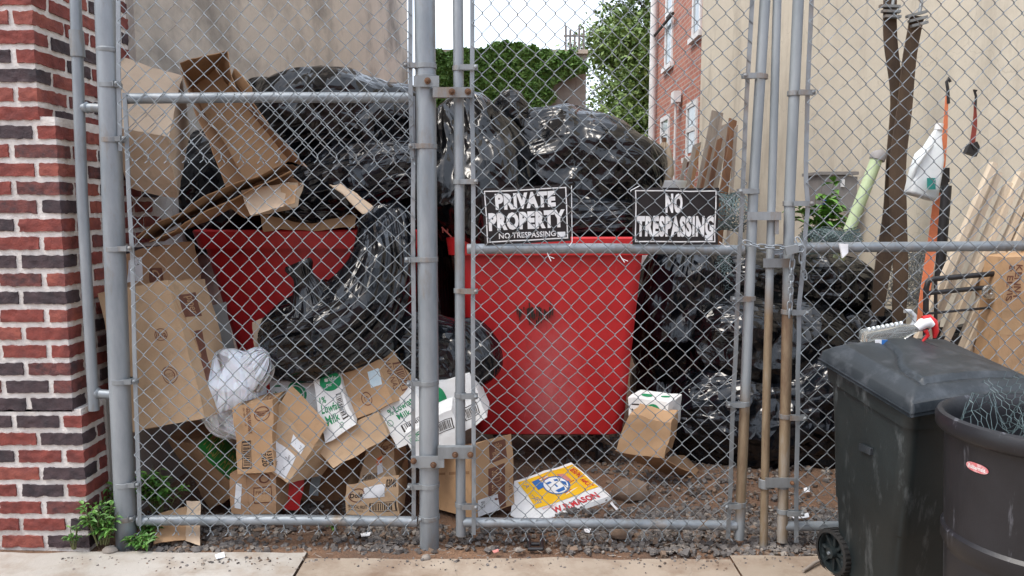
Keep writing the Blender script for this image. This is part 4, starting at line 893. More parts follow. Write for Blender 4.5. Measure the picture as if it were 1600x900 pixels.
for k, (lab, qq, mm) in enumerate((
    ('longest flattened cardboard sheet sloping over the left tub', ((212, 374, 3.35), (440, 256, 3.42), (470, 262, 3.75), (245, 372, 3.75)), 'cardsoil'),
    ('flattened cardboard sheet tucked beneath the longest one', ((235, 380, 3.4), (455, 268, 3.48), (462, 276, 3.78), (260, 378, 3.78)), 'card'),
    ('curled pale cardboard strip poking from the bags', ((515, 288, 3.75), (530, 284, 3.8), (582, 325, 3.75), (566, 334, 3.68)), 'cardlight'),
    ('torn dark cardboard flap leaning above the cut carton', ((350, 318, 3.5), (440, 262, 3.6), (470, 290, 3.62), (380, 340, 3.5)), 'carddark'),
    ('long cardboard flap lying along the tub rim', ((405, 334, 3.97), (560, 334, 3.97), (556, 356, 3.95), (415, 362, 3.95)), 'card'),
    ('narrow cardboard strip standing between white bag and black bag', ((395, 502, 3.45), (420, 496, 3.5), (427, 572, 3.48), (402, 572, 3.42)), 'cardlight'))):
    sheet('cardboard_sheet', lab, 'cardboard', Q(*qq), mm, bend=.012, group='flattened cardboard pieces', seed=k, amp=.014)
t = carton('small cut open carton resting on the sloping cardboard', Q((379, 296, 3.5), (452, 284, 3.52), (443, 322, 3.44), (392, 335, 3.42)), (.03, .14, .0), 'cardlight', openf='top')
sheet('box_flap', 0, 0, Q((437, 286, 3.5), (463, 290, 3.48), (462, 318, 3.46), (443, 322, 3.46)), 'card', parent=t)
# lower left heap
t = carton('white milk carton box with number 12 and green circle', Q((422, 595, 3.5), (490, 593, 3.5), (503, 668, 3.42), (432, 668, 3.42)), (0, .14, .03), 'cardwhite')
p = pr(t, 'front'); p.text('12', .1, .08, .24, .36, 'greenink', rot=90); p.ring(.55, .28, .2, .26, 'greenink', .25); p.disc(.55, .28, .13, .17, 'greenink', lay=1); p.build(t)
t = carton('white milk box reading 1% Lowfat Milk beside shipping label box', Q((487, 594, 3.42), (529, 586, 3.42), (557, 664, 3.34), (508, 691, 3.34)), (.0, .12, .04), 'cardwhite')
p = pr(t, 'front'); p.disc(.62, .0 + .08, .42, .16, 'greenink'); p.text('single', .4, -.0, .85, .08, 'cardwhite', lay=1); p.text('pure', .45, .1, .8, .17, 'cardwhite', lay=1)
p.text('1%', .1, .3, .32, .42, 'greenink', bold=.02); p.text('Lowfat', .12, .44, .72, .58, 'greenink', rot=0, bold=.02); p.text('Milk', .18, .62, .6, .76, 'greenink', bold=.02); p.barcode(.68, .32, .88, .8, horiz=True); p.ring(.6, .86, .07, .05, 'greenink', .2); p.build(t)
t = carton('brown tilted carton with pale blue label under the draped bag', Q((533, 585, 3.45), (585, 549, 3.45), (616, 628, 3.38), (556, 657, 3.38)), P(640, 536, 3.62) - P(585, 549, 3.45), 'card')
p = pr(t, 'front'); p.rect(.66, .32, .95, .62, 'paleblue', rot=10); p.rect(.4, .05, .8, .3, 'tape'); p.ring(.45, .72, .12, .14, 'brownink', .15); p.text('CB', .4, .66, .5, .78, 'brownink'); p.build(t)
p = pr(t, 'right'); p.barcode(.3, .3, .6, .85, 'brownink', horiz=True, seed=4); p.text('fresh', .5, .02, .85, .12, 'brownink'); p.text('BANANAS', .12, .2, .26, .8, 'brownink', rot=90); p.build(t)
t = carton('white milk box tipped under the tilted brown carton', Q((589, 643, 3.4), (645, 610, 3.42), (684, 665, 3.38), (622, 700, 3.35)), (.0, .14, .04), 'cardwhite')
p = pr(t, 'front'); p.text('% Lowfat', .22, .1, .85, .26, 'greenink', bold=.02); p.text('Milk', .35, .3, .68, .44, 'greenink', bold=.02); p.barcode(.3, .58, .95, .74); p.ring(.14, .4, .06, .08, 'greenink', .2); p.build(t)
t = carton('white milk box lowest behind the tension bar', Q((634, 676, 3.33), (704, 640, 3.36), (722, 692, 3.34), (652, 728, 3.31)), (.0, .12, .03), 'cardwhite')
p = pr(t, 'front'); p.text('Milk', .05, .1, .3, .35, 'greenink', rot=90); p.barcode(.6, .2, .95, .5); p.build(t)
t = carton('white milk box between thick hinge post and the red tub', Q((660, 604, 3.52), (735, 586, 3.52), (762, 650, 3.48), (692, 692, 3.45)), (.0, .14, .03), 'cardwhite')
p = pr(t, 'front'); p.disc(.2, .3, .18, .25, 'greenink'); p.barcode(.55, .6, .9, .85); p.disc(.72, .35, .05, .06, 'cardsoil'); p.build(t)
t = carton('brown carton with shipping label tipped on its corner', Q((430, 640, 3.3), (491, 697, 3.3), (452, 757, 3.24), (423, 737, 3.24)), (.1, .16, -.02), 'card')
p = pr(t, 'front'); p.rect(.12, .45, .78, .97, 'paper'); p.barcode(.25, .5, .7, .7, seed=9, frame=False); p.text('SHIP TO', .2, .8, .6, .86); p.rect(.55, .12, .85, .32, 'paper'); p.text('UPS 2', .6, .18, .8, .25); p.build(t)
sheet('box_flap', 0, 0, Q((456, 602, 3.4), (512, 661, 3.33), (490, 698, 3.3), (429, 640, 3.3)), 'card', parent=t)
t = carton('flattened plain brown carton below the lowfat milk box', Q((489, 698, 3.36), (592, 642, 3.38), (607, 680, 3.34), (523, 731, 3.3)), (.02, .16, .02), 'card')
t = carton('upright brown banana carton reading Dole on its end', Q((364, 636, 3.24), (423, 626, 3.24), (428, 737, 3.22), (371, 741, 3.22)), (.01, .2, .0), 'card')
p = pr(t, 'front'); p.ring(.72, .17, .2, .11, 'brownink', .12); p.text('Dole', .56, .13, .88, .2, 'brownink', rot=90, bold=.03); p.text('GOLDEN BANANAS', .33, .04, .43, .42, 'brownink', rot=90, bold=.02); p.text('IN 100% JUICE', .24, .04, .3, .3, 'brownink', rot=90)
p.barcode(.14, .52, .38, .93, horiz=True, seed=2); p.text('13100', .82, .72, .97, .92, 'ink', rot=90, bold=.04); p.text('7420', .66, .74, .8, .92, 'ink', rot=90, bold=.02); p.build(t)
p = pr(t, 'top'); p.barcode(.1, .3, .3, .9); p.text('DOLE', .6, .3, .9, .7, 'brownink'); p.build(t)
t = carton('brown carton standing on the ground beneath the Dole carton', Q((360, 741, 3.26), (432, 738, 3.26), (432, 803, 3.26), (360, 803, 3.26)), (.04, .24, 0), 'card')
p = pr(t, 'front'); p.rect(.39, .0, .4, 1, 'cardsoil'); p.rect(.12, .25, .25, .85, 'paper', rot=6); p.rect(.52, .3, .9, .72, 'brownink'); p.rect(.54, .33, .88, .69, 'card', lay=1); p.text('FRESH', .57, .4, .85, .5, 'brownink', lay=2); p.ring(.74, .12, .12, .1, 'brownink', .3); p.build(t)
t = carton('brown carton with green FRESH label lying at a slant', Q((262, 684, 3.44), (303, 695, 3.32), (372, 770, 3.32), (330, 796, 3.44)), P(334, 662, 3.56) - P(303, 695, 3.32), 'cardsoil')
p = pr(t, 'right'); p.rect(.03, .05, .93, .9, 'labelgreen'); p.text('FRESH', .2, .1, .75, .42, 'goldink', rot=90, lay=1); p.text('APPLES', .2, .5, .75, .86, 'goldink', rot=90, lay=1); p.build(t)
t = carton('brown carton with Dole mark and orange sticker', Q((572, 697, 3.46), (613, 683, 3.46), (619, 745, 3.42), (564, 753, 3.42)), (.02, .16, .02), 'card')
p = pr(t, 'front'); p.ring(.72, .2, .22, .2, 'brownink', .14); p.text('Dole', .56, .14, .88, .26, 'brownink', rot=90, bold=.03); p.rect(.4, .38, .58, .56, 'orange', rot=-10); p.rect(.47, .56, .64, .85, 'paper', rot=-14); p.barcode(.1, .8, .5, .97); p.build(t)
t = carton('open brown carton reading Dole Tropical Fruit on the ground', Q((540, 757, 3.3), (623, 743, 3.3), (623, 805, 3.29), (542, 805, 3.29)), (.0, .26, 0), 'card', openf='top')
p = pr(t, 'front'); p.ring(.2, .38, .15, .22, 'brownink', .14); p.text('Dole', .08, .3, .32, .46, 'ink', bold=.03); p.text('TROPICAL FRUIT', .04, .68, .42, .78, 'ink', bold=.01); p.text('IN FRUIT JUICE', .06, .82, .34, .89, 'ink'); p.rect(.32, .2, .76, .5, 'paper', rot=3); p.barcode(.46, .64, .97, .88, seed=6); p.text('03040', .78, .08, .96, .3, 'ink', bold=.03); p.build(t)
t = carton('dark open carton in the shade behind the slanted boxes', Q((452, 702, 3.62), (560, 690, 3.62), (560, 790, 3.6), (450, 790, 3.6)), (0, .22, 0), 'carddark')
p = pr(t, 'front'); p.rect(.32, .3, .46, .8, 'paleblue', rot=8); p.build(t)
sheet('plastic_scrap', 'bent red plastic scrap under the slanted carton', 'scrap', Q((447, 754, 3.38), (476, 746, 3.42), (470, 796, 3.4), (444, 800, 3.35)), 'redplain', amp=.02)
# long carton right of the hinge post
t = carton('long brown carton lying behind the gate hinge with brown labels', Q((655, 712, 3.56), (733, 694, 3.27), (738, 812, 3.26), (655, 788, 3.56)), (.185, .19, -.01), 'card', n=18, amp=.008)
p = pr(t, 'right'); p.rect(.45, .05, .85, .32, 'brownink'); p.text('Village', .52, .08, .76, .29, 'card', rot=270, lay=1); p.rect(.4, .38, .78, .98, 'brownink'); p.text('HOT CUPS', .47, .42, .7, .75, 'card', rot=270, lay=1); p.rect(.15, .76, .62, 1.0, 'paper', lay=1); p.text('75%', .22, .8, .32, .9, lay=2); p.text('GL10', .88, .7, .96, .9, 'brownink', rot=270); p.build(t)
p = pr(t, 'front'); p.rect(.02, .36, .98, .4, 'carddark'); p.build(t)
# copy paper lid on the ground
t = thing('paper_box_lid', 'yellow and white copy paper box lid lying under the red tub', 'box lid', P(870, 812, 3.5))
q = Q((804, 751, 3.56), (893, 723, 3.86), (955, 776, 3.62), (846, 812, 3.36))
sheet('lid_panel', 0, 0, q, 'cardwhite', parent=t, amp=.006)
sheet('side_flap', 0, 0, [q[0] + Vector((0, 0, .001)), q[3], P(818, 816, 3.36), P(797, 806, 3.4)], 'cardwhite', parent=t, amp=.004)
sheet('side_flap', 0, 0, [q[3], q[2], q[2] + Vector((.0, -.03, -.05)), q[3] + Vector((0, -.02, -.04))], 'cardwhite', parent=t, amp=.004)
p = Print(q, sum(q, Vector()) / 4 + Vector((0, .2, -1)), .006, .0022)
p.rect(.03, .06, .97, .74, 'yellow'); p.text('COPY PAPER', .84, .14, .94, .7, 'redink', rot=270, bold=.03, lay=1); p.text("'LASER-JET'", .05, .12, .14, .7, 'blueink', rot=90, lay=1)
p.text('W.B.MASON', .2, .82, .86, .96, 'redink', bold=.04); p.text('WHO BUT', .1, .76, .3, .81, 'pinkink')
# eagle-and-flags roundel: flag stripes, blue field, white oval with blue marks
for k in range(6): p.poly([(.2 + .0 * k, .16 + k * .035), (.48, .12 + k * .03), (.48, .135 + k * .03), (.2, .178 + k * .035)], 'redink' if k % 2 == 0 else 'cardwhite', lay=1)
p.poly([(.2, .16), (.32, .15), (.33, .36), (.2, .38)], 'blueink', lay=2)
for k in range(6): p.poly([(.5, .46 + k * .035), (.76, .42 + k * .03), (.76, .435 + k * .03), (.5, .478 + k * .035)], 'redink' if k % 2 == 0 else 'cardwhite', lay=1)
p.disc(.48, .4, .2, .21, 'blueink', lay=3); p.disc(.47, .4, .175, .185, 'cardwhite', lay=4)
for a in ([(.36, .3), (.44, .28), (.45, .32), (.37, .34)], [(.5, .27), (.56, .28), (.55, .33), (.5, .31)], [(.4, .5), (.56, .48), (.54, .55), (.42, .56)], [(.58, .34), (.63, .4), (.6, .5), (.57, .42)], [(.45, .36), (.48, .36), (.49, .44), (.46, .44)]): p.poly(a, 'blueink', lay=5)
p.poly([(.6, .18), (.7, .22), (.72, .42), (.66, .4)], 'pinkink', lay=5); p.build(t, 'printing')
# small milk box and brown carton beside the tub
t = carton('small white milk box with green circle right of the tub', Q((982, 622, 3.95), (1046, 630, 3.92), (1043, 672, 3.9), (982, 662, 3.93)), (.09, .12, .02), 'cardwhite')
p = pr(t, 'front'); p.text('12', .08, .2, .26, .6, 'ink', rot=90); p.disc(.62, .5, .24, .38, 'greenink'); p.text('under', .44, .36, .8, .48, 'cardwhite', lay=1); p.text('pant', .48, .52, .76, .64, 'cardwhite', lay=1); p.build(t)
p = pr(t, 'top'); p.disc(.3, .5, .12, .2, 'greenink'); p.disc(.7, .4, .1, .14, 'greenink'); p.build(t)
t = carton('plain brown carton propped below the small milk box', Q((986, 648, 3.8), (1048, 658, 3.8), (1038, 718, 3.76), (961, 704, 3.76)), (.07, .14, .02), 'card')
sheet('box_flap', 0, 0, Q((960, 704, 3.76), (1038, 718, 3.76), (1090, 744, 3.82), (1040, 742, 3.9)), 'cardsoil', parent=t)
sheet('cardboard_sheet', 'torn brown cardboard flap on gravel near the tub', 'cardboard', Q((1040, 716, 3.95), (1070, 712, 4.05), (1092, 735, 3.98), (1078, 748, 3.88)), 'cardsoil', group='flattened cardboard pieces')
# torn cardboard at the left post foot
t = thing('cardboard_piece', 'torn folded cardboard lying under the rail beside left post', 'cardboard', P(285, 850, 3.05))
sheet('folded_half', 0, 0, Q((250, 800, 3.2), (292, 790, 3.22), (291, 845, 3.08), (240, 850, 3.05)), 'card', parent=t, amp=.012)
sheet('folded_half', 0, 0, Q((291, 782, 3.22), (313, 783, 3.22), (311, 853, 3.06), (290, 846, 3.08)), 'cardlight', parent=t, amp=.008)
# ================================================================== RIGHT SIDE OF THE LOT
def ribbon(pts, wds, Y, mat, name, label=None, cat=None, parent=None, group=None, th=.006):
    c = np.array([[*P(a, b, Y if np.isscalar(Y) else Y[i]), wds[i] * (Y if np.isscalar(Y) else Y[i]) / F / 2] for i, (a, b) in enumerate(pts)]); s_ = catmull(c, np.linspace(0, 1, 40)); V = []
    for k, q in enumerate(s_):
        tw = .5 * math.sin(k * .16 + 1); dx = math.cos(tw) * q[3]; dy = math.sin(tw) * q[3] * .5; x, y, z = q[:3]
        V += [(x - dx, y - dy, z), (x + dx, y + dy, z), (x + dx, y + dy + th, z), (x - dx, y - dy + th, z)]
    fs = [(0, 1, 2, 3), (159, 158, 157, 156)]
    for k in range(39):
        for i in range(4): j = (i + 1) % 4; fs.append((4 * k + i, 4 * k + j, 4 * k + 4 + j, 4 * k + 4 + i))
    return MB().add(V, fs).build(name, mat, parent, label=label, cat=cat, group=group, smooth=40)
for lab, pts, w_, yy in (('left wide brown strap hanging on stucco wall', [(1392, -20), (1392, 60), (1402, 150), (1398, 240), (1396, 330), (1380, 420), (1372, 500), (1378, 560)], [24, 26, 20, 22, 30, 24, 18, 16], 4.42),
                         ('right wide brown strap leaning across the left strap', [(1434, 25), (1422, 90), (1414, 170), (1404, 250), (1404, 330), (1408, 420), (1406, 480), (1404, 560)], [26, 26, 24, 24, 26, 22, 22, 20], 4.36)):
    t = thing('hanging_strap', lab, 'strap', P(1400, 560, yy), 'brown straps on the wall'); ribbon(pts, w_, yy, 'strapbrown', 'webbing', parent=t, th=.012)
    mb = MB(); x, y = pts[0] if pts[0][1] > 0 else pts[1]; y = 18 if x < 1400 else 30
    for k in range(3): mb.box(P(x + (k - 1) * 2, y - 8 + k * 8, yy - .02), (.11 - .01 * k, .03, .014), rot=Matrix.Rotation(R(-14 if x > 1400 else 2), 3, 'Y'))
    mb.tube([P(x + 2, y - 8, yy - .02), P(x + 6, y - 26, yy - .01), P(x + 3, y - 44, yy)], .01, 8); mb.build('buckle', 'galvdull', t)
t = thing('ratchet_strap', 'long orange ratchet strap hanging beside the white jug', 'strap', P(1445, 560, 4.0))
ribbon([(1480, 150), (1476, 220), (1468, 290), (1460, 360), (1450, 430), (1441, 500), (1438, 570)], [5, 10, 13, 14, 15, 15, 15], 4.0, 'straporange', 'webbing', parent=t)
MB().tube([P(1482, 162, 4.0), P(1481, 140, 4.0), P(1479, 128, 4.0), P(1482, 122, 4.0), P(1485, 128, 4.0)], .008, 8).build('hook', 'blackplastic', t, smooth=60)
mb = MB(); box_px(mb, 1463, 276, 1482, 296, 3.94, .05); box_px(mb, 1474, 262, 1484, 285, 3.95, .03); mb.lathe([(0, -.02), (.03, -.02), (.03, .02), (0, .02)], tuple(P(1470, 292, 3.94)), 14, axis='Y'); mb.build('ratchet', 'blackplastic', t, smooth=40)
t = thing('black_pole', 'black wrapped pole standing in front of the orange strap', 'pole', P(1462, 570, 3.85))
MB().tube([P(1479, 290, 3.85), P(1472, 380, 3.85), P(1465, 480, 3.85)], .024, 12).build('wrapped_grip', 'blackplastic', t, smooth=60)
MB().tube([P(1465, 480, 3.85), P(1460, 520, 3.85), P(1455, 760, 3.85)], .02, 12).build('shaft', 'woodbrown', t, smooth=60)
t = thing('short_strap', 'short dark red strap with black buckle high on right wall', 'strap', P(1520, 243, 3.78))
MB().tube([P(1524, 168, 3.78), P(1525, 150, 3.78), P(1522, 140, 3.78), P(1526, 142, 3.78)], .006, 8).build('hook', 'blackplastic', t)
ribbon([(1524, 160), (1524, 190), (1521, 215), (1519, 235)], [4, 6, 7, 7], 3.78, 'strapred', 'webbing', parent=t)
mb = MB(); mb.box(P(1518, 235, 3.77), (.055, .03, .045), rot=Matrix.Rotation(R(20), 3, 'Y')); mb.box(P(1523, 228, 3.76), (.03, .02, .03), rot=Matrix.Rotation(R(-30), 3, 'Y')); mb.build('buckle', 'blackplastic', t)
# jug
t = thing('plastic_jug', 'white translucent jug hanging upside against the orange strap', 'jug', P(1442, 308, 3.95)); mb = MB(); rings = []
for (px, py, hw) in ((1438, 308, 20), (1439, 304, 22), (1446, 270, 21), (1452, 245, 19), (1458, 232, 13), (1462, 215, 8), (1466, 204, 5), (1467, 196, 5)):
    c = P(px, py, 3.95); h = hw * 3.95 / F; rings.append([(a, b, c.z - (a - c.x) * .28) for a, b, _ in rrect(c.x, c.y, h, h * .65, h * .3, 0, 5)])
ringmb(rings, mb, True, True); mb.build('jug_body', 'jug', t, smooth=80)
mb = MB(); mb.tube([P(1466, 203, 3.95), P(1468, 193, 3.95)], .02, 12); mb.build('cap', 'white', t)
mb = MB(); box_px(mb, 1449, 278, 1462, 296, 3.875, .004); mb.build('label_patch', 'teal', t)
mb = MB(); mb.tube([P(1425, 280, 3.93), P(1430, 262, 3.9), P(1446, 238, 3.9), P(1456, 226, 3.93)], .01, 8); mb.build('handle', 'jug', t, smooth=60)
# pale boards leaning on wall
for k in range(11):
    Y = 3.5 + .012 * (k % 2); top = P(1560, 254 + k * 5, Y); a = Vector((2.18 + .047 * k - .006 * (k % 2), Y + .015 * (k % 3), top.z - .03 * (k % 3))); a.x = min(a.x, XR - .04); b = Vector((a.x - .6 + .03 * (k % 3), a.y, 0.0)); dr = (a - b).normalized(); fw = Vector((0, .035, 0)); w2 = dr.cross(Vector((0, 1, 0))).normalized() * .0115
    MB().hexa([a - w2, a + w2, b + w2, b - w2, a - w2 + fw, a + w2 + fw, b + w2 + fw, b - w2 + fw]).build('lumber_board', 'woodpale', label='pale lumber board in the row leaning on the right stucco wall', cat='board', group='pale lumber boards leaning on the right wall')
# bed frame
t = thing('bed_frame', 'black tubular metal bed frame end standing before pale boards', 'bed frame', P(1500, 600, 3.4))
Y = 3.42; MB().tube([P(1446, 560, Y), P(1447, 452, Y), P(1450, 440, Y), P(1458, 436, Y), P(1560, 427, Y), P(1571, 430, Y), P(1575, 440, Y), P(1577, 560, Y)], .012, 10).build('frame_tube', 'blackplastic', t, smooth=60)
for a, b, r_ in (((1450, 458), (1575, 446), .011), ((1450, 490), (1575, 478), .006)): MB().tube([P(*a, Y), P(*b, Y)], r_, 8).build('crossbar', 'blackplastic', t, smooth=60)
for x in (1462, 1560): MB().tube([P(x, 437, Y), P(x, 560, Y)], .008, 8).build('upright', 'blackplastic', t, smooth=60)
mb = MB(); c = P(1546, 456, Y - .02); mb.lathe([(.012, -.01), (.03, -.012), (.034, 0), (.03, .01), (.012, .008), (.012, -.01)], tuple(c), 18, axis='Y'); mb.build('tape_roll', 'clear', smooth=50, label='clear roll of tape hanging on the black bed frame', cat='tape roll')
t = thing('storage_bin', 'low black plastic bin under the bed frame', 'bin', P(1500, 600, 3.6)); mb = MB(); ringmb([rrect(P(1515, 500, 3.6).x, 3.66, .2, .12, .03, z_) for z_ in (.42, .8)], mb, True); ringmb([rrect(P(1515, 500, 3.6).x, 3.66, .215, .135, .03, z_) for z_ in (.77, .8, .815)], mb); mb.build('bin_shell', 'blackplastic', t, smooth=40)
mb = MB(); mb.box((P(1515, 500, 3.6).x, 3.66, .21), (.36, .24, .42)); mb.build('bin_base', 'blackplastic', t)
t = carton('brown carton marked KENNY & ELVIS at the right edge', Q((1576, 404, 3.32), (1650, 396, 3.32), (1632, 640, 3.3), (1550, 640, 3.3)), (.02, .25, 0), 'card')
p = pr(t, 'front'); p.text('KENNY', .19, .05, .32, .28, 'brownink', rot=90, bold=.02); p.text('& ELVIS', .05, .05, .17, .28, 'brownink', rot=90, bold=.02); p.rect(.0, .34, .9, .5, 'tape'); p.build(t)
# green tube, wall box, weeds, netting
t = thing('plastic_tube', 'pale green plastic tube leaning on stucco wall with grey cap', 'tube', P(1318, 400, 4.4)); MB().tube([P(1370, 248, 4.4), P(1310, 405, 4.4)], .033, 18).build('tube_body', 'greentube', t, smooth=60)
MB().tube([P(1373, 234, 4.4), P(1374, 240, 4.4), P(1370, 250, 4.4)], [.02, .044, .042], 18).build('end_cap', 'greybox', t, smooth=60)
t = thing('utility_box', 'grey metal utility box mounted low on stucco wall behind weeds', 'utility box', PX(1310, 340, XR - .1)); a = PX(1285, 272, XR - .1); b = PX(1340, 272, XR - .1); c = PX(1340, 345, XR - .1)
a = P(1284, 272, 5.3); b = P(1340, 276, 5.3); c = P(1338, 332, 5.3); d = P(1286, 332, 5.3); mb = MB(); o = Vector((0, .3, 0)); mb.hexa([a, b, c, d, a + o, b + o, c + o, d + o]); mb.build('box_shell', 'greybox', t)
mb = MB(); box_px(mb, 1282, 268, 1342, 273, 5.28, .34); mb.build('lid', 'greybox', t); mb = MB(); box_px(mb, 1314, 280, 1320, 292, 5.285, .01); mb.build('paper_tag', 'paper', t)
mb = MB(); mb.tube([P(1292, 322, 5.2), P(1292, 312, 5.2)], .028, 14); t = mb.build('drink_can', 'blueink', label='small blue and red can by the weeds', cat='can', smooth=50); MB().tube([P(1292, 317, 5.195), P(1292, 313.5, 5.195)], .0285, 14).build('red_band', 'redplain', t, smooth=50)
mb = MB(); mb.lathe([(.0, 0), (.02, .004), (.026, .012), (.02, .02), (0, .022)], tuple(P(1316, 391, 3.02)), 14, axis='Y'); o = sheet('torn_foam', 'scrap of cream foam caught in right gate mesh', 'foam scrap', Q((1309, 382, 3.035), (1323, 383, 3.035), (1322, 396, 3.035), (1314, 405, 3.03)), pmat('cream foam', (.72, .66, .5)).name and 'paper', amp=.01, th=.01)
# plants
def weed(label, px, py, Y, h, spread, nst, seed, mat=('leaf', 'leaf2'), ls=.03, z=None, group='green weeds'):
    b = P(px, py, Y) if z is None else z; t = thing('weed_plant', label, 'plant', b, group); r = random.Random(seed); st = MB(); lf = MB()
    for k in range(nst):
        a = r.uniform(0, 6.28); d = spread * r.random() ** .6; tip = Vector((b.x + math.cos(a) * d, b.y + math.sin(a) * d * .6, b.z + h * r.uniform(.45, 1))); base = b + Vector((math.cos(a) * d * .3, math.sin(a) * d * .2, 0)); mid = (base + tip) / 2 + Vector((0, 0, h * .12)); st.tube([base, mid, tip], [.003, .0022, .0012], 5)
        for j in range(r.randint(7, 12)):
            f = r.uniform(.25, 1); c = (base.lerp(mid, f * 2) if f < .5 else mid.lerp(tip, f * 2 - 1)); an = r.uniform(0, 6.28); L = ls * r.uniform(.7, 1.4); dr = Vector((math.cos(an), math.sin(an), r.uniform(-.3, .5))).normalized(); sd2 = dr.cross(Vector((0, 0, 1))).normalized() * L * .24; up = Vector((0, 0, L * .14))
            pts = [c, c + dr * L * .35 + sd2 + up, c + dr * L * .35 - sd2 + up, c + dr * L * .7 + sd2 * .8 + up, c + dr * L * .7 - sd2 * .8 + up, c + dr * L * 1.1 - up]
            mid2 = [c + dr * L * .35, c + dr * L * .7]
            lf.add(pts + mid2, [(0, 1, 6), (0, 6, 2), (1, 3, 7, 6), (6, 7, 4, 2), (3, 5, 7), (7, 5, 4)], r.random() < .4)
    lf.m = [int(x) for x in lf.m]; st.build('stem', 'stem', t); lf.build('leaves', list(mat), t)
weed('leafy weed clump at the brick corner left of the post', 160, 850, 3.02, .17, .1, 20, 1)
weed('taller weed stems against brick corner behind the post', 165, 835, 3.2, .26, .07, 10, 2)
weed('bushy weed behind the fence beside the left post', 250, 800, 3.25, .2, .12, 26, 3, ls=.036)
weed('low weed sprouting at right foot of the left post', 218, 856, 3.02, .05, .07, 9, 4)
weed('small weed under the bottom rail near left post', 235, 840, 3.1, .1, .05, 8, 5)
weed('thin grass tuft at the brick wall base', 116, 858, 3.0, .1, .03, 5, 6, ls=.02)
weed('bright green tall weed beside grey utility box', 1277, 400, 5.0, .5, .14, 16, 7, mat=('leaf2', 'leaf2'), ls=.09, group='green weeds')
weed('short grass blades under the middle of bottom rail', 520, 828, 3.2, .06, .03, 5, 8, ls=.02)
# planks beyond, umbrella
for k, (lab, xt, yt, xb, yb, w_, mm, Y) in enumerate((('short pale grey plank leftmost on far stucco wall', 1090, 226, 1072, 300, 12, 'woodgrey', 8.2), ('tallest wide grey plank leaning on the far stucco wall', 1122, 172, 1092, 300, 17, 'woodgrey', 8.0), ('grey plank just right of the tallest plank', 1134, 196, 1112, 300, 12, 'woodgrey', 7.9), ('dark brown plank at the right of the far planks', 1146, 184, 1128, 300, 11, 'woodbrown', 7.6), ('thin reddish brown board between far planks', 1126, 218, 1106, 300, 8, 'woodbrown', 7.7), ('light brown board lowest at the right of far planks', 1146, 212, 1126, 300, 8, 'woodbrown', 7.4), ('narrow dark board beside the leftmost short plank', 1092, 232, 1078, 300, 5, 'carddark', 8.1), ('lowest grey stick far left of the old planks', 1072, 246, 1060, 300, 5, 'woodgrey', 8.3), ('thin tall grey stick between two wide grey planks', 1128, 186, 1104, 300, 4, 'woodgrey', 7.95), ('slim dark stick leaning in front of the old planks', 1112, 226, 1092, 300, 4, 'woodbrown', 7.6), ('thin pale lath at far right of the old planks', 1151, 200, 1140, 300, 4, 'woodgrey', 7.3))):
    a = P(xt, yt, Y); b = P(xb, yb, Y); d = b - a; b = a + d * (a.z / -d.z); b = Vector((max(b.x, a.x - .5), Y - .3, 0)); w2 = Vector((w_ * Y / F / 2, 0, 0)); fw = Vector((0, .04, 0)); z2 = Vector((0, 0, .03 * (-1) ** k))
    MB().hexa([a - w2, a + w2 + z2, b + w2, b - w2, a - w2 + fw, a + w2 + z2 + fw, b + w2 + fw, b - w2 + fw]).build('old_plank', mm, label=lab, cat='plank', group='old planks leaning on the far wall')
t = thing('patio_umbrella', 'closed beige patio umbrella behind the largest bag', 'umbrella', P(1036, 420, 7.4)); mb = MB(); rings = []
for z_, r_ in ((222, 3), (230, 8), (250, 14), (272, 17), (288, 13), (300, 8)):
    c = P(1038 - (z_ - 222) * .12, z_, 7.4); rr = r_ * 7.4 / F; rings.append([(c.x + rr * (1 + .25 * math.cos(8 * a)) * math.cos(a), c.y + rr * (1 + .25 * math.cos(8 * a)) * math.sin(a), c.z) for a in np.linspace(0, 2 * math.pi, 48, endpoint=False)])
ringmb(rings, mb, True, True); mb.build('canopy', 'fabric', t, smooth=60); c = P(1030, 300, 7.4); MB().tube([(c.x, 7.4, 0), P(1038, 215, 7.4)], .02, 8).build('pole', 'woodbrown', t)
t = thing('bucket_stack', 'pale bucket beneath the closed patio umbrella', 'bucket', P(1045, 300, 7.0)); mb = MB(); c = P(1045, 300, 7.0); mb.lathe([(.12, -1.5), (.15, .06), (.16, .08), (.16, .1), (.14, .1), (.11, -.3)], tuple(c), 20); mb.build('bucket_shell', 'jug', t, smooth=40)
# wire netting
def netting(label, fn, nu_, nv_, r_, mat='wiredark', name='wire_netting', cat='wire netting', group='tangled wire netting'):
    mb = MB(); 
    def pt(i, j): return fn(i / nu_, j / nv_)
    for j in range(nv_):
        for i in range(nu_):
            if (i + j) % 2 == 0:
                a = pt(i, j); b = pt(i + .55, j); mb.tube([a, b], r_, 3, cap=False); mb.tube([b, pt(i + 1, j + 1 if (j % 2 == 0) else j + 1)], r_, 3, cap=False)
                mb.tube([b, pt(i + 1, j - 1)], r_, 3, cap=False) if j else None
    return mb.build(name, mat, label=label, cat=cat, group=group)
def netroll(cx, cy, Y, rx, ry, rd, seed):
    def f(u, v):
        th = u * 2 * math.pi * 2.2; s_ = (v - .5) * 2; p0 = P(cx + s_ * rx, cy, Y); rr = ry * Y / F * (.6 + .4 * u)
        q = np.array([[p0.x, p0.y + math.cos(th) * rd * (.6 + .4 * u), p0.z + math.sin(th) * rr]]); return tuple((q + np.stack([noise(q * 9 + seed), noise(q * 9 + seed + 5), noise(q * 9 + seed + 9)], 1) * .03)[0])
    return f
netting('grey wire netting roll on the bags behind the chain', netroll(1300, 376, 4.3, 40, 20, .1, 1), 80, 26, .0022)
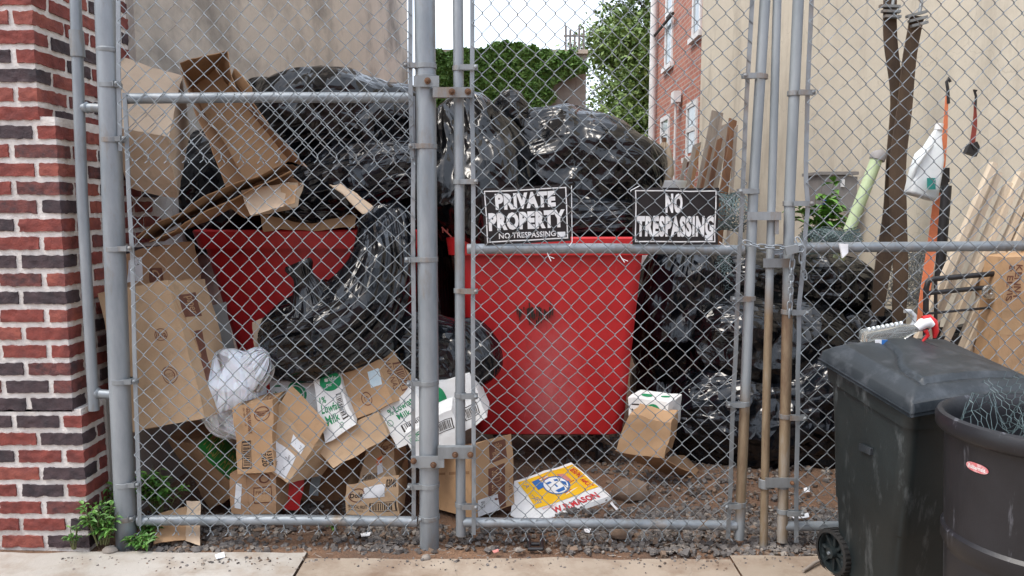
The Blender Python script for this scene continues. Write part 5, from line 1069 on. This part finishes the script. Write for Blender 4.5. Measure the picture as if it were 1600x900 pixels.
netting('dark wire netting bundled right of the NO TRESPASSING sign', netroll(1140, 330, 4.6, 24, 34, .15, 3), 60, 14, .0025)
netting('pale wire netting bundle hanging behind the brown straps', netroll(1420, 430, 4.5, 30, 50, .08, 5), 70, 18, .0022, mat='wire')
netting('dark wire netting behind the squeezed bag beside the tub', netroll(1100, 430, 4.55, 40, 36, .1, 7), 70, 18, .002)
# ================================================================== WHEELED CART
cx0, cx1, cy0, cy1 = 1.20, 1.73, 2.47, 2.90
ct = thing('wheeled_trash_cart', 'dark wheeled trash cart with hinged lid in front of right gate', 'trash cart', ((cx0 + cx1) / 2, (cy0 + cy1) / 2, 0)); CT_FINAL = (1.495, 2.705, 0); mb = MB()
def crr(f, ins=0):
    x0 = cx0 + .055 * (1 - f) + ins; x1 = cx1 - .05 * (1 - f) - ins; y0 = cy0 + .09 * (1 - f) + ins; y1 = cy1 - .03 * (1 - f) - ins; z0 = .03
    out = []
    for x, y, _ in rrect((x0 + x1) / 2, (y0 + y1) / 2, (x1 - x0) / 2, (y1 - y0) / 2, .045, 0, 7):
        zt = .76 + (y - cy0) / (cy1 - cy0) * .085; out.append((x, y, z0 + (zt - z0) * f))
    return out
ringmb([crr(0, .02), crr(.01), crr(.35), crr(.36, -.004), crr(.7), crr(.9), crr(.905, -.012), crr(1, -.014), crr(1, .01), crr(.9, .012)], mb, capa=True); mb.build('cart_body', 'cart', ct, smooth=35)
mb = MB()
nx, ny = 84, 72; V = []
for j in range(ny + 1):
    for i in range(nx + 1):
        u = i / nx; v = j / ny; x = cx0 - .03 + u * (cx1 - cx0 + .06); y = cy0 - .035 + v * (cy1 - cy0 + .05)
        ed = min(u, 1 - u, v, 1 - v); z = .782 + (v * .09) + .035 * min(1, max(0, ed - .03) / .09) ** .7 + .018 * math.sin(u * math.pi)
        sc1 = .16 + .2 / (1 + math.exp(-(v - .5) * 14)); g1 = min(abs(u - sc1), abs(1 - u - sc1)); g2 = abs(v - .13); z -= .011 * math.exp(-(g1 / .014) ** 2) * (v > .12) + .008 * math.exp(-(g2 / .014) ** 2) * (.15 < u < .85); z += .012 * (1 / (1 + math.exp(-(min(u, 1 - u) - sc1) * 60))) * (v > .14)
        if ed < .012: z -= .028
        V.append((x, y, z))
V = np.array(V); fs = grid_faces(nx, ny, flip=True); mb.add(V, fs); V2 = V.copy(); V2[:, 2] = V[:, 2] - .012; mb.add(V2, grid_faces(nx, ny)); 
mb.build('lid', 'lid', ct, smooth=60)
mb = MB(); mb.tube([(cx0 + .02, cy1 + .03, .86), (cx1 - .02, cy1 + .03, .86)], .014, 12)
for x in (cx0 + .06, cx1 - .06): mb.box((x, cy1 + .012, .85), (.04, .06, .035))
mb.build('handle_bar', 'cart', ct, smooth=50)
for s_, x in ((-1, cx0 + .052), (1, cx1 - .052)):
    c = (x, 2.865, .092); mb = MB(); prof = [(.076, -.026), (.088, -.024), (.088, .024), (.076, .026)]
    mb.lathe(prof, c, 40, axis='X'); 
    for k in range(30): a = 2 * math.pi * k / 30; mb.box((c[0], c[1] + .088 * math.cos(a), c[2] + .088 * math.sin(a)), (.046, .007, .007), rot=Matrix.Rotation(a, 3, 'X'))
    wo = mb.build('wheel', 'rubber', ct, smooth=40); mb = MB(); mb.lathe([(.072, -.02), (.077, -.02), (.077, .02), (.072, .02), (.072, -.02)], c, 40, axis='X'); mb.lathe([(0, -.03), (.02, -.03), (.022, .0), (0, .03)], c, 20, axis='X')
    for k in range(8):
        a = 2 * math.pi * k / 8; mb.box((c[0], c[1] + .046 * math.cos(a), c[2] + .046 * math.sin(a)), (.02, .058, .011), rot=Matrix.Rotation(a, 3, 'X'))
    mb.lathe([(0, .005), (.072, .005), (.072, .009), (0, .009)], c, 32, axis='X'); mb.build('rim', 'cart', wo, smooth=40)
    MB().lathe([(0, -.036), (.006, -.036), (.007, -.028)], c, 12, axis='X').build('hub_cap', 'galv', wo, smooth=40)
MB().tube([(cx0 + .05, 2.865, .092), (cx1 - .05, 2.865, .092)], .009, 10).build('axle', 'galvdull', ct)
# raised maker plate on the side
MB().box((cx0 + .012, cy0 + .21, .56), (.012, .06, .024)).build('maker_plate', 'lid', ct)
ct.location = CT_FINAL; ct.rotation_euler = (0, 0, R(14))
# ================================================================== BARREL
bc = (1.525, 2.12, 0); br_ = .285
bt = thing('trash_barrel', 'round open black trash barrel with pink maker badge, nearest at right', 'trash barrel', bc); mb = MB()
prof = [(.0, .02), (.215, .02), (.23, .04), (.245, .4), (.247, .42), (.256, .43), (.258, .47), (.25, .48), (.262, .745), (.266, .76), (.278, .765), (.287, .775), (.289, .8), (.283, .815), (.272, .82), (.264, .81), (.258, .76), (.235, .1), (0, .09)]
mb.lathe(prof, bc, 96); mb.build('barrel_shell', 'barrel', bt, smooth=40)
a = math.atan2(P(1526, 730, 1.95).y - bc[1], P(1526, 730, 1.95).x - bc[0])
def onb(px, py):   # point on the barrel shell seen at a pixel
    d = ray(px, py); o = Vector((0, 0, CZ)); rr = .262
    A = d.x ** 2 + d.y ** 2; B = -2 * (d.x * bc[0] + d.y * bc[1]); C_ = bc[0] ** 2 + bc[1] ** 2 - rr ** 2; D_ = B * B - 4 * A * C_
    return o + d * ((-B - math.sqrt(max(D_, 0))) / (2 * A))
c = onb(1526, 731); th0 = math.atan2(c.y - bc[1], c.x - bc[0]); V = []; n_ = 30
def cyl(u, v, rr=.2625): return (bc[0] + rr * math.cos(th0 + u), bc[1] + rr * math.sin(th0 + u), c.z + v)
mb = MB(); n_ = 28; V = [cyl(0, 0)] + [cyl(.135 * math.cos(t_) * abs(math.cos(t_)) ** -.3 if abs(math.cos(t_)) > .01 else 0, .0125 * math.sin(t_)) for t_ in np.linspace(0, 2 * math.pi, n_, endpoint=False)]
mb.add(V, [(0, 1 + i, 1 + (i + 1) % n_) for i in range(n_)]); M['badge'] = pmat('faded pink badge', (.62, .2, .2), (.5, .12, .14), 40, .6, dirt=((.7, .6, .6), 60, .5, .7)); bd = mb.build('maker_badge', 'badge', bt)
v, fs = text_geo('Rubbermaid', .02); mb = MB(); mb.add(np.array([cyl(-.1 + .2 * x, -.006 + .012 * y, .2633) for x, y in v]), fs); mb.build('badge_lettering', 'white', bd)
for k, s_ in enumerate((-1, 1)):
    aa = R(115 if s_ < 0 else -65); mb = MB(); pts = [(bc[0] + .268 * math.cos(aa + d_) , bc[1] + .268 * math.sin(aa + d_), .74 - .0) for d_ in (-.2,)]
    mb.tube([(bc[0] + (rr) * math.cos(aa + d_), bc[1] + rr * math.sin(aa + d_), .73 - zz) for d_, rr, zz in ((-.2, .262, 0), (-.19, .292, .004), (0, .3, .008), (.19, .292, .004), (.2, .262, 0))], .01, 8); mb.build('handle', 'barrel', bt, smooth=60)
def fb(u, v):
    x = bc[0] + (u - .5) * .5; y = bc[1] + (v - .5) * .5; q = np.array([[x, y, .5]]); rr = math.hypot(x - bc[0], y - bc[1]); z_ = .7 + .1 * float(noise(q * 7)[0]) + .08 * float(noise(q * 17)[0]) + .06 * (v - .3)
    k = min(1, .24 / max(rr, 1e-3)); return (bc[0] + (x - bc[0]) * k + .02 * float(noise(q * 21 + 3)[0]), bc[1] + (y - bc[1]) * k, z_)
netting('chicken wire crumpled inside the round barrel', fb, 26, 44, .0011)
def fb2(u, v):
    x = bc[0] - .02 + u * .5; y = bc[1] + .1 + v * .2; q = np.array([[x, y, .5]]); return (x, y + .04 * float(noise(q * 9 + 2)[0]), .72 + .26 * v * (.5 + u) + .05 * float(noise(q * 13)[0]))
netting('chicken wire sticking up above the barrel rim', fb2, 24, 20, .0009)
def fb3(u, v):
    x = bc[0] + (u - .5) * .5; y = bc[1] + (v - .5) * .5; q = np.array([[x, y, 1.5]]); rr = math.hypot(x - bc[0], y - bc[1]); k = min(1, .23 / max(rr, 1e-3))
    return (bc[0] + (x - bc[0]) * k, bc[1] + (y - bc[1]) * k + .02 * float(noise(q * 23 + 3)[0]), .62 + .12 * float(noise(q * 8)[0]) + .05 * float(noise(q * 19)[0]))
netting('chicken wire deeper down in the round barrel', fb3, 26, 44, .0011)
# ------------------------------------------------------------------ spray bottle on the cart lid
t = thing('spray_bottle', 'clear spray bottle with red and white trigger lying on the cart', 'spray bottle', P(1400, 540, 2.86)); pa = P(1345, 530, 2.86); pb = P(1440, 512, 2.86); ax = (pb - pa).normalized(); L = (pb - pa).length
mb = MB(); mb.tube([pa + ax * L * f for f in (0, .02, .06, .5, .66, .8, .9, .93, 1)], [.012, .034, .038, .037, .034, .022, .015, .013, .013], 20, flat=.8); mb.build('bottle_body', 'clear', t, smooth=60)
mb = MB()
for k in range(8): c = pa + ax * L * (.1 + .075 * k) + Vector((0, -.012, .034)); mb.tube([c - ax * .004, c + ax * .004], .009, 8)
mb.build('grip_ridge', 'jug', t, smooth=60); mb = MB(); box_px(mb, 1368, 531, 1386, 541, 2.822, .004); mb.build('label_patch', 'paper', t); mb = MB(); box_px(mb, 1378, 531, 1387, 541, 2.8195, .002); mb.build('label_corner', 'blueink', t)
mb = MB(); mb.tube([P(1432, 513, 2.86), P(1441, 506, 2.86), P(1450, 503, 2.86), P(1456, 508, 2.86)], [.016, .021, .022, .016], 14); mb.build('sprayer_head', 'white', t, smooth=60)
mb = MB(); mb.tube([P(1441, 497, 2.86), P(1452, 496, 2.86), P(1459, 503, 2.86), P(1462, 518, 2.86), P(1460, 528, 2.86)], [.008, .012, .014, .012, .006], 10); mb.tube([P(1446, 516, 2.85), P(1450, 524, 2.85), P(1441, 534, 2.85)], [.009, .008, .004], 8); mb.build('trigger', 'redplain', t, smooth=60)
mb = MB(); mb.tube([P(1413, 486, 3.2), P(1422, 486, 3.2), P(1429, 493, 3.2), P(1428, 504, 3.2), P(1422, 512, 3.2)], .009, 10); mb.build('plastic_hook', 'jug', label='curved grey plastic hook standing behind the spray bottle', cat='hook', smooth=60)
# ------------------------------------------------------------------ small things on the ground
def rock(label, px, py, s_, mat, seed, group='loose stones by the posts'):
    c = G(px, py, .01); r = np.random.RandomState(seed); V = []; fs = []; ns, nr = 10, 7
    for i in range(nr):
        ph = math.pi * i / (nr - 1)
        for j in range(ns): a = 2 * math.pi * j / ns; V.append((math.sin(ph) * math.cos(a), math.sin(ph) * math.sin(a) * .8, math.cos(ph) * .62))
    V = np.array(V); V = V * (1 + .35 * noise(V * 1.6 + seed))[:, None] * s_ + V3(c + Vector((0, 0, s_ * .35)))
    for i in range(nr - 1):
        for j in range(ns): k = (j + 1) % ns; fs.append((i * ns + j, i * ns + k, (i + 1) * ns + k, (i + 1) * ns + j))
    MB().add(V, fs).build('stone', mat, label=label, cat='stone', group=group, smooth=35)
rock('pale squarish stone in front of the hinge post', 665, 874, .02, 'stone4', 1); rock('pale stone on dirt left of the black bracket', 810, 862, .018, 'stone4', 2); rock('reddish brown rock beneath centre gate bottom rail', 968, 838, .042, 'stone3', 3); rock('flat pale stone beside foot of left post', 172, 864, .03, 'stone4', 4); rock('grey stone near gate hinge upright foot', 748, 842, .014, 'stone1', 5); rock('dark stone left of the torn paper scrap', 308, 862, .022, 'stone0', 6); rock('large brown rock behind the gate under the tub', 985, 775, .09, 'stone3', 7)
def scrap(label, pts, mat, z=.012, cat='scrap', name='paper_scrap'):
    q = [G(a, b, z + .01 * (i % 2)) for i, (a, b) in enumerate(pts)]; sheet(name, label, cat, q, mat, th=.0015, amp=.006, n=6, group='litter on the ground')
scrap('torn white paper scrap on dirt right of left post', ((336, 867), (350, 863), (352, 871), (338, 875)), 'paper'); scrap('white scrap under the centre bottom rail', ((912, 826), (923, 825), (921, 832), (914, 831)), 'paper'); scrap('small pink scrap on the dirt by the hinge', ((768, 861), (778, 858), (779, 862), (771, 865)), 'pinkink')
scrap('long white scrap on gravel behind right gate', ((1235, 805), (1262, 800), (1264, 806), (1240, 810)), 'paper', .03); scrap('white lump of litter beyond the right gate mesh', ((1255, 762), (1264, 760), (1265, 768), (1257, 768)), 'paper', .03); scrap('white strip of litter under the small carton', ((956, 785), (966, 796), (963, 798), (954, 787)), 'paper', .02); scrap('white scrap on dirt under left bottom rail', ((563, 834), (580, 832), (578, 837), (566, 838)), 'paper')
t = thing('plastic_bracket', 'black plastic bracket lying on dirt below the yellow lid', 'bracket', G(835, 858)); mb = MB(); z_ = .012
for a, b in (((826, 838), (827, 858)), ((846, 838), (847, 858)), ((825, 858), (848, 858)), ((830, 850), (843, 850))): mb.tube([G(*a, z_), G(*b, z_)], .008, 8)
mb.build('bracket_frame', 'blackplastic', t, smooth=50)
MB().tube([G(1255, 892, .025), G(1272, 880, .03), G(1294, 869, .03)], [.006, .007, .004], 7).build('stick', 'woodgrey', label='dry stick lying at sidewalk edge left of the cart wheel', cat='stick', smooth=60)
rr = random.Random(9); mb = MB()
for k in range(420):
    x = rr.uniform(210, 1290); y = rr.uniform(832, 874) if k < 260 else rr.uniform(745, 840); a = G(x, y, .008); an = rr.uniform(0, 6.28); L = rr.uniform(.008, .035); mb.tube([a, a + Vector((math.cos(an) * L, math.sin(an) * L, .004))], rr.uniform(.0008, .002), 4)
mb.build('debris', 'woodgrey', kind='stuff', label='bits of twig and straw scattered on the dirt', cat='debris')
